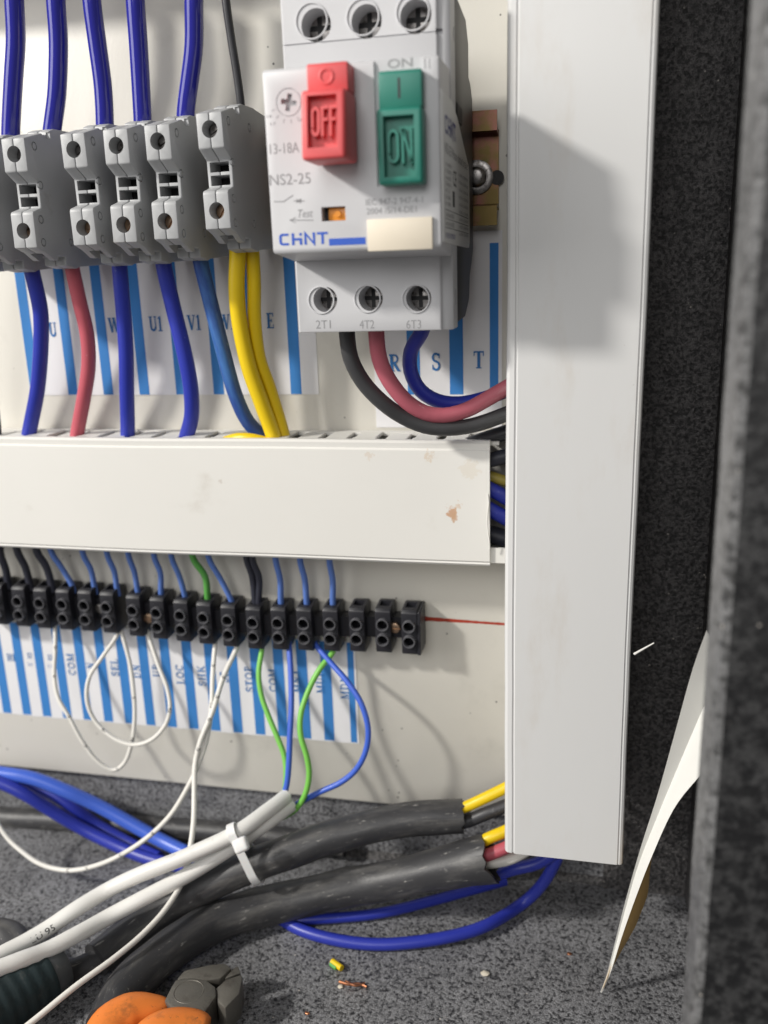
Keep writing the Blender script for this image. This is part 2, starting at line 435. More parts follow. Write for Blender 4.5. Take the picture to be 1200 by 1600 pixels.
GL = {
 'U': (.80, [([(.2, 1), (.2, .32)] + arc(.42, .32, .22, .25, 180, 360) , .15), ([(.64, .32), (.64, 1)], TN), ser(.2, .97, .36), ser(.64, .97, .28)]),
 'V': (.78, [([(.16, .97), (.42, .02)], TK), ([(.68, .97), (.42, .02)], TN), ser(.16, .97, .34), ser(.66, .97, .26)]),
 'W': (1.1, [([(.14, .97), (.36, .02)], TK), ([(.57, .97), (.36, .02)], TN), ([(.57, .97), (.79, .02)], TK), ([(1.0, .97), (.79, .02)], TN), ser(.14, .97), ser(.57, .97), ser(1.0, .97, .24)]),
 'E': (.72, [([(.22, 1), (.22, 0)], TK), ([(.06, .96), (.64, .96)], .08), ([(.06, .04), (.66, .04)], .08), ([(.22, .51), (.5, .51)], .07), ([(.63, 1), (.63, .76)], .07), ([(.64, 0), (.64, .26)], .07), ([(.5, .62), (.5, .40)], .06)]),
 '1': (.5, [([(.28, 1), (.28, 0)], .16), ([(.1, .84), (.28, .98)], .07), ser(.28, .03, .42)]),
 '2': (.6, [(arc(.3, .7, .2, .26, 160, -30) + [(.1, .05)], .11), ([(.06, .05), (.54, .05)], .1)]),
 'R': (.80, [([(.22, 1), (.22, 0)], TK), ([(.06, .96), (.4, .96)] + arc(.42, .74, .2, .22, 90, -90) + [(.22, .52)], .10), ([(.38, .5), (.68, .03)], .17), ser(.22, .03, .34), ser(.72, .03, .2)]),
 'S': (.62, [(arc(.32, .74, .21, .22, 30, 250, 10) + arc(.32, .26, .21, .24, 80, -150, 10), .13), ([(.53, .98), (.53, .70)], .06), ([(.1, .02), (.1, .32)], .06)]),
 'T': (.76, [([(.38, 1), (.38, 0)], TK), ([(.06, .95), (.70, .95)], .09), ([(.08, 1), (.08, .72)], .06), ([(.68, 1), (.68, .72)], .06), ser(.38, .03, .36)]),
 'H': (.88, [([(.2, 1), (.2, 0)], .16), ([(.66, 1), (.66, 0)], .16), ([(.2, .51), (.66, .51)], .08), ser(.2, .97), ser(.2, .03), ser(.66, .97), ser(.66, .03)]),
 'C': (.74, [(arc(.40, .5, .29, .44, 45, 315, 14), .12), ([(.64, .98), (.64, .66)], .06)]),
 'O': (.84, [(arc(.42, .5, .32, .44, 0, 360, 20), .12)]),
 'M': (1.0, [([(.18, 1), (.18, 0)], .08), ([(.2, .97), (.5, .03)], .15), ([(.5, .03), (.8, .97)], .07), ([(.82, 1), (.82, 0)], .16), ser(.18, .03, .26), ser(.82, .03, .3), ser(.14, .97, .2), ser(.86, .97, .2)]),
 'L': (.68, [([(.22, 1), (.22, 0)], .16), ([(.06, .04), (.62, .04)], .08), ([(.61, 0), (.61, .28)], .06), ser(.22, .97, .34)]),
 'D': (.82, [([(.22, 1), (.22, 0)], .16), ([(.06, .96), (.34, .96)] + arc(.34, .5, .36, .46, 90, -90, 10) + [(.06, .04)], .09)]),
 'N': (.86, [([(.2, 1), (.2, 0)], .08), ([(.18, .97), (.66, .03)], .16), ([(.66, 1), (.66, 0)], .08), ser(.2, .03, .28), ser(.66, .97, .28)]),
 'P': (.70, [([(.22, 1), (.22, 0)], .16), ([(.06, .96), (.36, .96)] + arc(.38, .72, .2, .24, 90, -90) + [(.22, .48)], .09), ser(.22, .03, .34)]),
 'K': (.86, [([(.2, 1), (.2, 0)], .16), ([(.68, .97), (.3, .48)], .08), ([(.36, .56), (.72, .03)], .15), ser(.2, .97), ser(.2, .03), ser(.66, .97, .26), ser(.74, .03, .24)]),
 '+': (.6, [([(.3, .25), (.3, .75)], .08), ([(.05, .5), (.55, .5)], .08)]),
 '-': (.6, [([(.05, .5), (.55, .5)], .08)]),
 '(': (.35, [(arc(.4, .5, .25, .55, 120, 240, 8), .08)]),
 ')': (.35, [(arc(-.05, .5, .25, .55, 60, -60, 8), .08)]),
 # rounded sans for the maker's mark
 'c': (.86, [([(.74, .9), (.28, .9)] + arc(.28, .72, .18, .18, 90, 180, 4) + arc(.28, .28, .18, .18, 180, 270, 4) + [(.74, .1)], .2)]),
 'h': (.86, [([(.12, 1), (.12, 0)], .2), ([(.12, .48), (.72, .48), (.72, 0)], .2), ([(.72, 1), (.72, .78)], .2)]),
 'n': (.92, [([(.12, 0), (.12, .95), (.78, .05), (.78, 1)], .2)]),
 't': (.86, [([(.0, .9), (.84, .9)], .2), ([(.42, .9), (.42, 0)], .2)]),
 ' ': (.4, []),
 'o': (.62, [([(.10, .3), (.10, .7)] + arc(.3, .74, .2, .2, 180, 0, 8) + [(.5, .7), (.5, .3)] + arc(.3, .26, .2, .2, 360, 180, 8), .12)]),
 'f': (.50, [([(.10, 0), (.10, .94), (.48, .94)], .12), ([(.10, .55), (.44, .55)], .12)]),
 'i': (.62, [([(.10, 0), (.10, 1)], .12), ([(.10, .97), (.48, .03)], .12), ([(.48, 0), (.48, 1)], .12)]),
}
def stroke_strip(pts, w):
    n = len(pts); L = []; R = []
    for i in range(n):
        a = pts[max(0, i - 1)]; b = pts[i]; c = pts[min(n - 1, i + 1)]
        d1 = Vector((b[0] - a[0], b[1] - a[1])); d2 = Vector((c[0] - b[0], c[1] - b[1]))
        d1 = d1.normalized() if d1.length > 1e-6 else d2.normalized(); d2 = d2.normalized() if d2.length > 1e-6 else d1
        t = (d1 + d2); t = t.normalized() if t.length > 1e-6 else d1
        nn = Vector((-t.y, t.x)); k = min(2.2, 1 / max(.35, nn.dot(Vector((-d1.y, d1.x)))))
        L.append((b[0] + nn.x * w / 2 * k, b[1] + nn.y * w / 2 * k)); R.append((b[0] - nn.x * w / 2 * k, b[1] - nn.y * w / 2 * k))
    return L, R
def letters(bm, s, h, O, u, v, n, squeeze=1.0, lift=.05, center=True, track=0.0):
    tot = sum(GL[c][0] + track for c in s) - track
    x = -tot / 2 if center else 0
    lay = 0
    for c in s:
        for pts, w in GL[c][1]:
            L, R = stroke_strip(pts, w); lay += 1
            lf = lift + .006 * (lay % 6)
            A = [bm.verts.new(O + u * ((x + a) * h * squeeze) + v * ((b - .5 * center) * h) + n * lf) for a, b in L]
            B = [bm.verts.new(O + u * ((x + a) * h * squeeze) + v * ((b - .5 * center) * h) + n * lf) for a, b in R]
            for i in range(len(A) - 1):
                f = bm.faces.new((A[i], B[i], B[i + 1], A[i + 1])); f.normal_update()
                if f.normal.dot(n) < 0: f.normal_flip()
        x += GL[c][0] + track
    return bm
EX, EY, EZ = Vector((1, 0, 0)), Vector((0, 1, 0)), Vector((0, 0, 1))
OUT = -EY                               # towards the viewer
# ================================================================== the setting
bm = box(NB(), -345, 44.5, -6, 170, -2, 0); struct('cabinet_floor', bm, 'powder_coat')
bm = box(NB(), -345, 44.5, -6, -4, 0, 430); struct('cabinet_back_wall', bm, 'powder_coat')
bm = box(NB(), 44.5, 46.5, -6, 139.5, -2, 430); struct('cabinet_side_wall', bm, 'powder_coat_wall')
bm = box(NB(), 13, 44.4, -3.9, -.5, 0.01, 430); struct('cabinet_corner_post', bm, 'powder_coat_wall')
# weld fold where back wall meets floor
bm = prismx(NB(), [(-4, 0.004), (-1.5, 0.004), (-1.8, .9), (-3.2, 2.3), (-4, 2.6)], -345, 12.9); struct('cabinet_floor_fold', bm, 'powder_coat_wall')
# folded front flange with its inward lip
prof = [(27.4, 127), (27.4, 139.2), (28.0, 140.6), (29.4, 141.2), (105, 141.2), (105, 139.7), (30, 139.7), (29, 139), (29, 127)]
bm = NB()
loop = [Vector((x, -d, 0)) for x, d in prof]
rows = []
for k in range(87):
    z = -40 + k * 5.5
    j = Vector((.25 * mnoise.noise(Vector((z * .05, 3, 0))), 0, z))
    rows.append([bm.verts.new(p + j) for p in loop])
for a, b in zip(rows, rows[1:]):
    for i in range(len(prof)): bm.faces.new((a[i], a[(i + 1) % len(prof)], b[(i + 1) % len(prof)], b[i]))
bm.faces.new(rows[0]); bm.faces.new(rows[-1][::-1]); bmesh.ops.recalc_face_normals(bm, faces=bm.faces)
fl = struct('cabinet_front_flange', bm, 'powder_coat_front')
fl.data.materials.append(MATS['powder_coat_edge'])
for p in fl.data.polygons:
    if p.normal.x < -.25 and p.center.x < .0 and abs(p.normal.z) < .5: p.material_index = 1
panel = struct('mounting_panel', bev(box(NB(), -340, 8, -2.5, 0, Z0 - 211.8, Z0 + 180), .5), 'panel_paint')
# red marker line drawn on the panel
bm = NB(); a, b = P(655, 966, 0), P(800, 976, 0)
up, lo = [], []
for i in range(30):
    t = i / 29; c = a.lerp(b, t); w = (.95 - .45 * min(1, t * 1.6)) * (1 + .35 * mnoise.noise(Vector((i * .7, 2, 0))))
    up.append(bm.verts.new(c + EZ * w + OUT * .05)); lo.append(bm.verts.new(c - EZ * w + OUT * .05))
for i in range(29): bm.faces.new((up[i], lo[i], lo[i + 1], up[i + 1]))
obj('marker_line', bm, 'marker_red', panel)
# ================================================================== paper labels on the panel
def paper_label(name, label, x0, x1, z0, z1, wav=0.0):
    t = thing(name, label, 'label', (x0, 0, z0))
    bm = NB(); nx = max(8, int((x1 - x0) / 4)); rows = []
    for k in range(2):
        for zz in (z0, z1):
            rows.append([bm.verts.new((x0 + (x1 - x0) * i / nx, -(.08 + .22 * k), zz + (wav * mnoise.noise(Vector((i * .9, zz, 5))) if i else 0))) for i in range(nx + 1)])
    a0, a1, b0, b1 = rows
    for i in range(nx):
        for A, B in ((b0, b1), (a1, a0), (a0, b0), (b1, a1)): bm.faces.new((A[i], A[i + 1], B[i + 1], B[i]))
    for i in (0, nx): bm.faces.new((a0[i], a1[i], b1[i], b0[i]))
    bmesh.ops.recalc_face_normals(bm, faces=bm.faces)
    obj('paper_sheet', bm, 'paper', t); return t
def stripe(t, x, w, z0, z1, lean=0.0):
    bm = NB(); k = 8; L, R = [], []
    for i in range(k + 1):
        z = z0 + (z1 - z0) * i / k; dx = lean * (z - z0)
        L.append(bm.verts.new((x - w / 2 + dx, -.36, z))); R.append(bm.verts.new((x + w / 2 + dx, -.36, z)))
    for i in range(k): bm.faces.new((L[i], R[i], R[i + 1], L[i + 1]))
    obj('stripe', bm, 'stripe_ink', t)
zt = Z0 + 14
ztb = P(250, 617, .3).z
up_l = paper_label('paper_label', 'white paper label with blue stripes and letters U V W E behind terminal wires', P(48, 618, .3).x, P(498, 612, .3).x, ztb, zt)
for i in range(-1, 7):
    stripe(up_l, -195.5 + 15.32 * i - (1.3 if i < 0 else 0), 4.2, ztb + .15, zt - .3)
for s, px, py in (('U', 82, 515), ('V', 128, 511), ('W', 178, 508), ('U1', 243, 506), ('V1', 303, 504), ('W1', 354, 503), ('E', 422, 501)):
    letters(b := NB(), s, 5.5, P(px, py, .4), EX, EZ, OUT, .78, lift=.1); obj('lettering', b, 'letter_ink', up_l)
rz = P(640, 668, .3).z
up_r = paper_label('paper_label', 'white paper label with blue stripes and letters R S T below the breaker', P(588, 660, .3).x, P(780, 560, .3).x + 1.0, rz, zt - 1)
for px, w in ((646, 4.6), (713, 4.8), (772, 3.0)):
    stripe(up_r, P(px, 560, .3).x, w, rz + 12, zt - 5)
for s, px, py in (('R', 616, 567), ('S', 681, 565), ('T', 748, 562)):
    letters(b := NB(), s, 6.0, P(px, py, .4), EX, EZ, OUT, .9, lift=.1); obj('lettering', b, 'letter_ink', up_r)
lz0 = P(300, 1140, .3).z; lz1 = Z0 - 140
lo_l = paper_label('paper_label', 'long paper label with narrow blue stripes and rotated words under connector strips', -262, P(557, 1110, .3).x + .6, lz0, lz1, .35)
for i in range(-1, 17):
    w = 4.3 if i < 16 else 2.6
    stripe(lo_l, -247.9 + 10.0 * i + (0 if i < 16 else .4), w, lz0 + .5, lz1 - .3)
def rot_word(s, px, py, h, sq=.82):
    letters(b := NB(), s, h, P(px, py, .4), EZ, -EX, OUT, sq, lift=.1, track=.06); obj('lettering', b, 'letter_ink', lo_l)
for s, px, py in (('COM', 111, 1038), ('N', 141, 1040), ('SEL', 179, 1043), ('DN', 213, 1049), ('UP', 244, 1048), ('LOC', 281, 1054), ('SHK', 315, 1056),
                  ('SS', 350, 1058), ('STOP', 389, 1061), ('COM', 426, 1063), ('MNT', 463, 1064), ('MUP', 500, 1066), ('MDN', 538, 1074)):
    rot_word(s, px, py, 3.4, 1.12)
for s, px, py, h in (('H1', 17, 1027, 3.4), ('12', 46, 1024, 2.6), ('(+)', 47, 1038, 2.2), ('12', 78, 1027, 2.6), ('(-)', 78, 1041, 2.2)):
    letters(b := NB(), s, h, P(px, py, .4), EX, EZ, OUT, .85, lift=.1); obj('lettering', b, 'letter_ink', lo_l)
# ================================================================== DIN rail
rzc = Z0 + 31.9
prof = [(.2, 12.5), (1.2, 11.6), (6.2, 12.4), (6.3, 17.5), (7.4, 17.5), (7.4, 11.4), (1.5, 10.4), (1.4, -10.4), (7.4, -11.4), (7.4, -17.5), (6.3, -17.5), (6.2, -12.4), (1.2, -11.6), (.2, -12.5)]
rail = thing('din_rail', 'yellow zinc plated steel mounting rail behind the breaker and terminal blocks', 'rail', (-180, 0, rzc - 17.5))
bm = NB(); xs = [-330] + [P(777, 265, 4).x + q for q in (-3, 0)]; prismx(bm, [(d, z + rzc) for d, z in prof], -330, P(778, 265, 4).x); obj('rail_profile', bm, 'rail_zinc', rail)
sc = P(744, 276, 4)
scr = thing('panel_screw', 'steel pan head screw with washer holding the rail beside the breaker', 'screw', (sc.x, -1.5, sc.z - 6))
bm = NB(); ring(bm, Vector((sc.x, -1.6, sc.z)), OUT, 2.2, 5.4, 1.0); obj('washer', bm, 'screw_steel', scr)
bm = NB(); cyl(bm, Vector((sc.x, -2.7, sc.z)), OUT, 3.5, 2.0, 24, 2.4); bev(bm, .6); obj('screw_head', bm, 'screw_steel', scr)
bm = NB(); cyl(bm, Vector((sc.x + 6.6, -1.55, sc.z - .4)), OUT, 2.3, .08, 20); obj('rail_slot', bm, 'hole_dark', rail)
# ================================================================== terminal blocks
def hexcross(bm, c, r):  # cross-slot dark inlay
    for a in (0, 1):
        w, h = (r * .75, r * .16) if a else (r * .16, r * .75)
        box(bm, c.x - w, c.x + w, -c.y, -c.y + .12 + .01 * a, c.z - h, c.z + h)
    return bm
def make_block():
    L0 = Vector((0, 0, 0))
    t = thing('terminal_block', '', 'terminal block', L0, 'grey terminal blocks on the rail')
    prof = [(50, 16.3), (50, 6.6), (45, 3.7), (45, -3.9), (49.6, -5.2), (50, -6), (50, -16.2), (45.5, -17.6), (41, -20.0), (38.5, -20.0), (38.5, -18.6), (34.5, -18.8), (34.5, -21.6), (28, -22.6), (26, -22.0), (8, -21),
            (7.8, -18), (7.8, 18), (8, 21), (14, 21), (24, 21.6), (33, 21.2), (36, 20.2), (36, 19.0), (39.5, 18.6), (40.2, 19.0), (46, 17.4)]
    for sgn in (0, 1):
        x0, x1 = (0, 4.02) if sgn == 0 else (4.18, 8.2)
        bm = prismx(NB(), prof, x0, x1); bev(bm, .45, 2, 20)
        cut = NB()
        for zc in (11.8, -11.0):
            cyl(cut, Vector((4.1, -52, zc)), EY, 2.45, 9, 28)
        for za, zb in ((.45, 3.3), (-3.4, -.45)):
            box(cut, 1.0, 7.2, 36, 48, za, zb)
        box(cut, 2.2, 6.4, 38, 45, -17.9 - 2.2, -17.6 + .0)      # lower marker slot
        box(cut, 2.4, 6.2, 29.5, 30.1, -24, -21.9)
        if sgn:
            for dd, zz in ((45, 14.5), (28, 15), (44, 3), (46, -7.5), (46, -14.5), (30, -14)):
                ring(cut, Vector((8.4, -dd, zz)), -EX, .95, 1.35, .75, 18)
            box(cut, 7.0, 9, 35.6, 38.6, 17.6, 19.8)
        bm = boolean(bm, cut)
        obj('housing_half', bm, 'block_grey', t)
    box(bm := NB(), 1.3, 4.0, 41, 44.8, -.33, .33); box(bm, 4.25, 6.9, 41, 44.6, -.5, .16); obj('bridge_bar', bm, 'block_grey', t)
    box(bm := NB(), 1.05, 7.15, 36.2, 36.9, -3.3, 3.2); obj('test_pocket_floor', bm, 'hole_dark', t)
    for zc, a in ((11.8, .5), (-11.0, 1.0)):
        bm = NB(); cyl(bm, Vector((4.1, -43.2, zc)), OUT, 2.3, 2.0, 24); bev(bm, .35)
        cut = NB(); s = Vector((math.cos(a), 0, math.sin(a))) ; q = Vector((-s.z, 0, s.x))
        c = Vector((4.1, -44.4, zc)); prism(cut, [c + s * 3 + q * .32, c - s * 3 + q * .32, c - s * 3 - q * .32, c + s * 3 - q * .32], Vector((0, 0, 0)), OUT * 3)
        obj('clamp_screw', boolean(bm, cut), 'screw_brass' if zc < 0 else 'screw_steel', t)
    return t
blk0 = make_block()
BL = [(-213.5, Z0 + 27.0, 'grey terminal block seventh and last along the rail from the breaker'),
      (-195.5, Z0 + 27.3, 'grey terminal block sixth from the breaker, with a glossy blue wire into its top'),
      (-178.2, Z0 + 27.7, 'grey terminal block fifth from the breaker, red wire below it'),
      (-158.3, Z0 + 28.2, 'grey terminal block fourth from the breaker, between blue wires above and below'),
      (-143.6, Z0 + 28.2, 'grey terminal block third from the breaker along the rail'),
      (-130.5, Z0 + 29.0, 'grey terminal block second from the breaker, dirty blue wire leaving below'),
      (-112.6, Z0 + 30.6, 'grey terminal block next to the breaker, thin black wire above and yellow wires below')]
for i, (x, z, lab) in enumerate(BL):
    if i == 0: b = blk0; b.location = Vector((x, 0, z)) * S; b['label'] = lab; ORG[b.name] = Vector((x, 0, z))
    else: b = copy_tree(blk0, (x, 0, z), lab)
    b.rotation_euler = (math.radians((.0, .3, -.3, .2, -.2, .3, -.4)[i]), math.radians((0, -.5, .4, -.4, .6, .3, -.8)[i]), math.radians((0, .5, -.6, .4, -.3, .5, -.5)[i]))
# ================================================================== motor circuit breaker
XL, XR = -81.4, -36.1
xc = (XL + XR) / 2
zb, ztp = Z0 - 15.7, Z0 + 74.5
br = thing('circuit_breaker', 'light grey motor circuit breaker with red off and green on buttons on the rail', 'circuit breaker', (xc, 0, zb))
cz0, cz1 = Z0 + 6.2, Z0 + 50.8
# dark rear housing
bm = prismx(NB(), [(9, zb + 22), (9, ztp - 22), (14, ztp - 18), (18, ztp - 17), (18, ztp - 8), (24, ztp - 2.5), (51, ztp - 1), (51, zb + 1), (30, zb + 2), (20, zb + 7), (18, zb + 14)], XL + .6, XR - .5)
bev(bm, .5); obj('rear_housing', bm, 'breaker_black', br)
bm = NB(); box(bm, XR - .52, XR - .2, 36, 47, Z0 + 41, Z0 + 45.5); obj('rear_catch', bm, 'hole_dark', br)
# grey mid body with terminal wells
bm = NB(); prismz(bm, [(XL, 51.2), (XL, 61.4), (XL + .6, 62), (XR - 3.2, 62), (XR - 2.9, 61.2), (XR - .5, 60.6), (XR, 60.0), (XR, 51.2)], zb, ztp)
bev(bm, .4, 2, 50)
WELL = [((502, 469), 3.55, 1), ((574, 467), 3.55, 1), ((650, 467), 3.6, 1), ((487, 33), 4.1, 0), ((567, 27), 4.1, 0), ((645, 19), 4.1, 0)]
cut = NB()
for q, r, low in WELL:
    cyl(cut, P(*q, 66), EY, r, 14, 32)
box(cut, XL - 1, XR - 3.2, 61.6, 64, Z0 + 60.0, Z0 + 60.35)
box(cut, XR - 1.2, XR + 1, 52.6, 54.2, Z0 + 59.5, Z0 + 63.0)
box(cut, XR - 1.2, XR + 1, 54.0, 56.0, zb + 6.5, zb + 11.0)
box(cut, XR - 3.5, XR - 1.8, 59.9, 64, Z0 + 59.6, Z0 + 61.0)
body = obj('body', boolean(bm, cut), 'breaker_grey', br)
for q, r, low in WELL:
    c = P(*q, 62)
    ring(bm := NB(), c, OUT, r, r + .42, .35, 36); obj('well_rim', bm, 'breaker_grey', body)
    bm = NB(); cyl(bm, c + EY * 10, OUT, r * .92, 2.2, 26); bev(bm, .5)
    s = obj('terminal_screw', bm, 'screw_steel', br)
    hexcross(b2 := NB(), c + EY * 7.78, r); obj('cross_slot', b2, 'hole_dark', s)
    bm = NB(); cyl(bm, c + EY * 10.4, OUT, r * .99, .3, 26); obj('well_floor', bm, 'hole_dark', br)
# front cover
bm = prismx(NB(), [(62.02, cz1 + .5), (79.2, cz1), (80, cz1 - .6), (80, cz0 + .6), (79.4, cz0), (62.02, cz0 - 2.0)], XL, XR)
bev(bm, .55, 2, 40)
cut = NB()
gx0, gx1 = P(587, 140, 80).x - .35, P(659, 140, 80).x + .35
rx0, rx1 = P(482, 110, 80).x - 1.1, P(549, 110, 80).x - .1
box(cut, gx0, gx1, 79.2, 82, P(622, 290, 80).z, cz1 + 3)
q = P(521, 334, 80); box(cut, q.x - 3.2, q.x + 3.2, 76.5, 82, q.z - 1.75, q.z + 1.75)
dc = P(451, 160, 80)
ring(cut, dc + EY * .35, OUT, 3.15, 3.35, 1.0, 40)
for w, h in ((2.05, .62), (.62, 2.05)):
    a = math.radians(-12); s = Vector((math.cos(a), 0, math.sin(a))); t = Vector((-s.z, 0, s.x))
    prism(cut, [dc + s * w + t * h, dc - s * w + t * h, dc - s * w - t * h, dc + s * w - t * h], EY * 1.6, OUT * 2)
for px in (664, 671):
    x = P(px, 90, 80).x; box(cut, x - .1, x + .1, 79.5, 82, cz1 - 3, cz1 + 2)
cover = obj('front_cover', boolean(bm, cut), 'breaker_grey', br)
# test slider
bm = NB(); box(bm, q.x - 1.9, q.x + 3.1, 76.6, 78.2, q.z - 1.65, q.z + 1.65); bev(bm, .3)
sl = obj('test_slider', bm, 'orange_plastic', br)
bm = NB(); cyl(bm, Vector((q.x + .9, -78.1, q.z)), OUT, .9, .8, 20, .75); obj('slider_knob', bm, 'orange_plastic', sl)
bm = NB(); box(bm, q.x - 3.15, q.x - 1.95, 76.55, 76.7, q.z - 1.7, q.z + 1.7); obj('slider_gap', bm, 'hole_dark', br)
# cream marker plate
a, b = P(573, 343, 81), P(676, 389, 81)
bm = NB(); box(bm, a.x, b.x, 80.02, 81.0, b.z, a.z); bev(bm, .2); obj('marker_plate', bm, 'cream_plastic', br)
# buttons
def button(name, mat, x0, x1, zt_, zm, zb_, dup, dlo, word, mark, win, base=79.3, tilt=0.0):
    def lean(bm):
        for v in bm.verts:
            k = max(0, (-v.co.y - base) / (dlo - base)); v.co.y -= (zm - v.co.z) * tilt * k
        return bm
    bm = NB()
    prismx(bm, [(base, zt_), (dup - .6, zt_), (dup, zt_ - .6), (dup, zm + .1), (base, zm + .1)], x0 + .35, x1 - .35); bev(bm, .5, 2)
    b = obj(name, bm, mat, br)
    bm = NB(); box(bm, x0, x1, base + 1, dlo, zb_, zm); bev(bm, .9, 3)
    wx0, wx1, wz0, wz1 = win
    bm = boolean(bm, box(NB(), wx0, wx1, dlo - 2.4, dlo + 4, wz0, wz1))
    fr = obj('push_frame', lean(bm), mat, b)
    bm = NB(); tot = sum(GL[c][0] for c in word) - .1; kx = (wx1 - wx0) * .84 / tot; kz = (wz1 - wz0) * .58; xx = wx0 + (wx1 - wx0) * .08
    for c in word:
        for pts, w in GL[c][1]:
            L, R = stroke_strip([(x * kx, y * kz) for x, y in pts], .62)
            n_ = len(L); flat(bm, L + R, [(i, i + 1, n_ + i + 1, n_ + i) for i in range(n_ - 1)], Vector((xx, -(dlo - 2.4), wz0 + (wz1 - wz0) * .22)), EX, EZ, OUT, 0, 1.8)
        xx += GL[c][0] * kx
    obj('raised_lettering', lean(bm), mat, b)
    mc = Vector(((x0 + x1) / 2 - .2, -dup, (zt_ + zm) / 2 + .2))
    if mark == 'O': bm = ring(NB(), mc + EY * .05, OUT, 1.25, 1.95, .35, 32)
    else: bm = box(NB(), mc.x - .32, mc.x + .32, dup - .05, dup + .02, mc.z - 2.3, mc.z + 2.3)
    obj('symbol', bm, mat if mark == 'O' else 'print_black', b)
    return b
DR = 91.0
rt_, rb_ = P(508, 138, DR), P(504, 251, DR)
rx0, rx1 = P(472, 190, DR).x, P(541, 190, DR).x
button('off_button', 'red_plastic', rx0, rx1, P(515, 97, 86).z, rt_.z, rb_.z, 86.5, DR, 'off', 'O',
       (P(482, 190, DR).x, P(528, 190, DR).x, P(500, 232, DR).z, P(505, 148, DR).z), 79.3, .14)
DG = 85.5
gx0, gx1 = P(588, 200, DG).x, P(660, 200, DG).x
button('on_button', 'green_plastic', gx0, gx1, P(622, 109, 83).z, P(622, 167, DG).z, P(625, 288, DG).z, 83.5, DG, 'oi', 'I',
       (P(599, 220, DG).x, P(647, 220, DG).x, P(622, 276, DG).z, P(622, 180, DG).z), 79.0)
# printing on the cover
def ctext(s, px, py, h_px, w_px, mat='print_grey', d=80.0, shear=0.0, bold=0.0):
    a = P(px, py, d); h = h_px / 6.0; w = P(px + w_px, py, d).x - a.x
    v2, f2 = text2d(s, h, w, bold)
    if shear: v2 = [(x + y * shear, y) for x, y in v2]
    obj('printing', flat(NB(), v2, f2, a, EX, EZ, OUT, .05), mat, cover)
ctext('13-18A', 422, 241, 15, 46)
ctext('NS2-25', 422, 290, 16, 64)
ctext('Test', 464, 340, 12, 24, shear=.2)
ctext('IEC 947-2 947-4-1', 572, 321, 9, 89)
ctext('2004 /5/14-DE1', 573, 335, 9, 78)
ctext('ON', 606, 107, 12, 39, 'print_grey', 79.2, bold=.01)
for s, px, py in (('16', 417, 184), ('17', 423, 196), ('18', 466, 190)): ctext(s, px, py, 4, 8)
bm = NB(); letters(bm, 'chnt', 3.0, P(437, 384, 80), EX, EZ, OUT, 1.18, lift=.05, center=False, track=.10); obj('maker_mark', bm, 'print_blue', cover)
a, b = P(514, 373, 80), P(571.5, 381.5, 80); box(bm := NB(), a.x, b.x, 80.0, 80.08, b.z, a.z); obj('mark_bar', bm, 'print_blue', cover)
def line2(bm, pxs, w, d=80.0):
    ps = [P(x, y, d) for x, y in pxs]
    L, R = stroke_strip([(p.x, p.z) for p in ps], w)
    A = [bm.verts.new((x, -d - .06, z)) for x, z in L]; B = [bm.verts.new((x, -d - .06, z)) for x, z in R]
    for i in range(len(A) - 1): bm.faces.new((A[i], B[i], B[i + 1], A[i + 1]))
bm = NB()
for l_ in ([(428, 315), (443, 315), (458, 305)], [(459, 314), (476, 314)], [(463, 311), (469, 317)], [(463, 317), (469, 311)], [(470, 310.5), (470, 317.5)], [(455, 344), (490, 344)], [(462, 340), (453, 344), (462, 348)]):
    line2(bm, l_, .22)
obj('symbol_printing', bm, 'print_grey', cover)
bm = NB()
for k in range(7):
    a_ = math.radians(200 + k * 25); c = dc
    u_ = Vector((math.cos(a_), 0, math.sin(a_)))
    p0, p1 = c + u_ * 4.0, c + u_ * 5.0; q_ = Vector((-u_.z, 0, u_.x)) * .07
    bm.faces.new([bm.verts.new(x + OUT * .06) for x in (p0 + q_, p0 - q_, p1 - q_, p1 + q_)])
obj('dial_scale', bm, 'print_grey', cover)
for s, px in (('2T1', 494), ('4T2', 562), ('6T3', 635)):
    a = P(px, 513.5, 62); v2, f2 = text2d(s, 2.4, P(px + 23, 513, 62).x - a.x)
    obj('printing', flat(NB(), v2, f2, a, EX, EZ, OUT, .05), 'print_grey', body)
# side label (on the right flank, reading front to back)
lz_t, lz_b = Z0 + 43.5, Z0 + 7.5
fl_pts = [Vector((0, -78.6, lz_t)), Vector((0, -60, lz_t)), Vector((0, -51, lz_t - 2.5)), Vector((0, -38, lz_t - 8)), Vector((0, -27, lz_t - 12.5)), Vector((0, -25.5, lz_t - 15)),
          Vector((0, -25.5, lz_b + 1.0)), Vector((0, -27, lz_b - .5)), Vector((0, -78.6, lz_b))]
bm = prism(NB(), fl_pts, EX * (XR - .45), EX * (XR + .45)); bev(bm, .25, 2, 50)
side = obj('rating_plate', bm, 'side_label', br)
bx = XR + .45
def stext(s, y, z, h, w, mat='print_black'):
    v2, f2 = text2d(s, h, w); obj('printing', flat(NB(), v2, f2, Vector((bx, y, z)), EY, EZ, EX, .05), mat, side)
bm = NB(); letters(bm, 'chnt', 4.4, Vector((bx, -74.5, lz_t - 9.5)), EY, EZ, EX, 1.15, center=False, track=.1); obj('maker_mark', bm, 'print_navy', side)
stext('R', -55.5, lz_t - 9.3, 1.2, .9, 'print_navy')
stext('NS2-25 Motor circuit breaker', -75, lz_t - 14.2, 2.6, 46, 'print_grey')
stext('CE', -61, lz_t - 21.0, 4.0, 6)
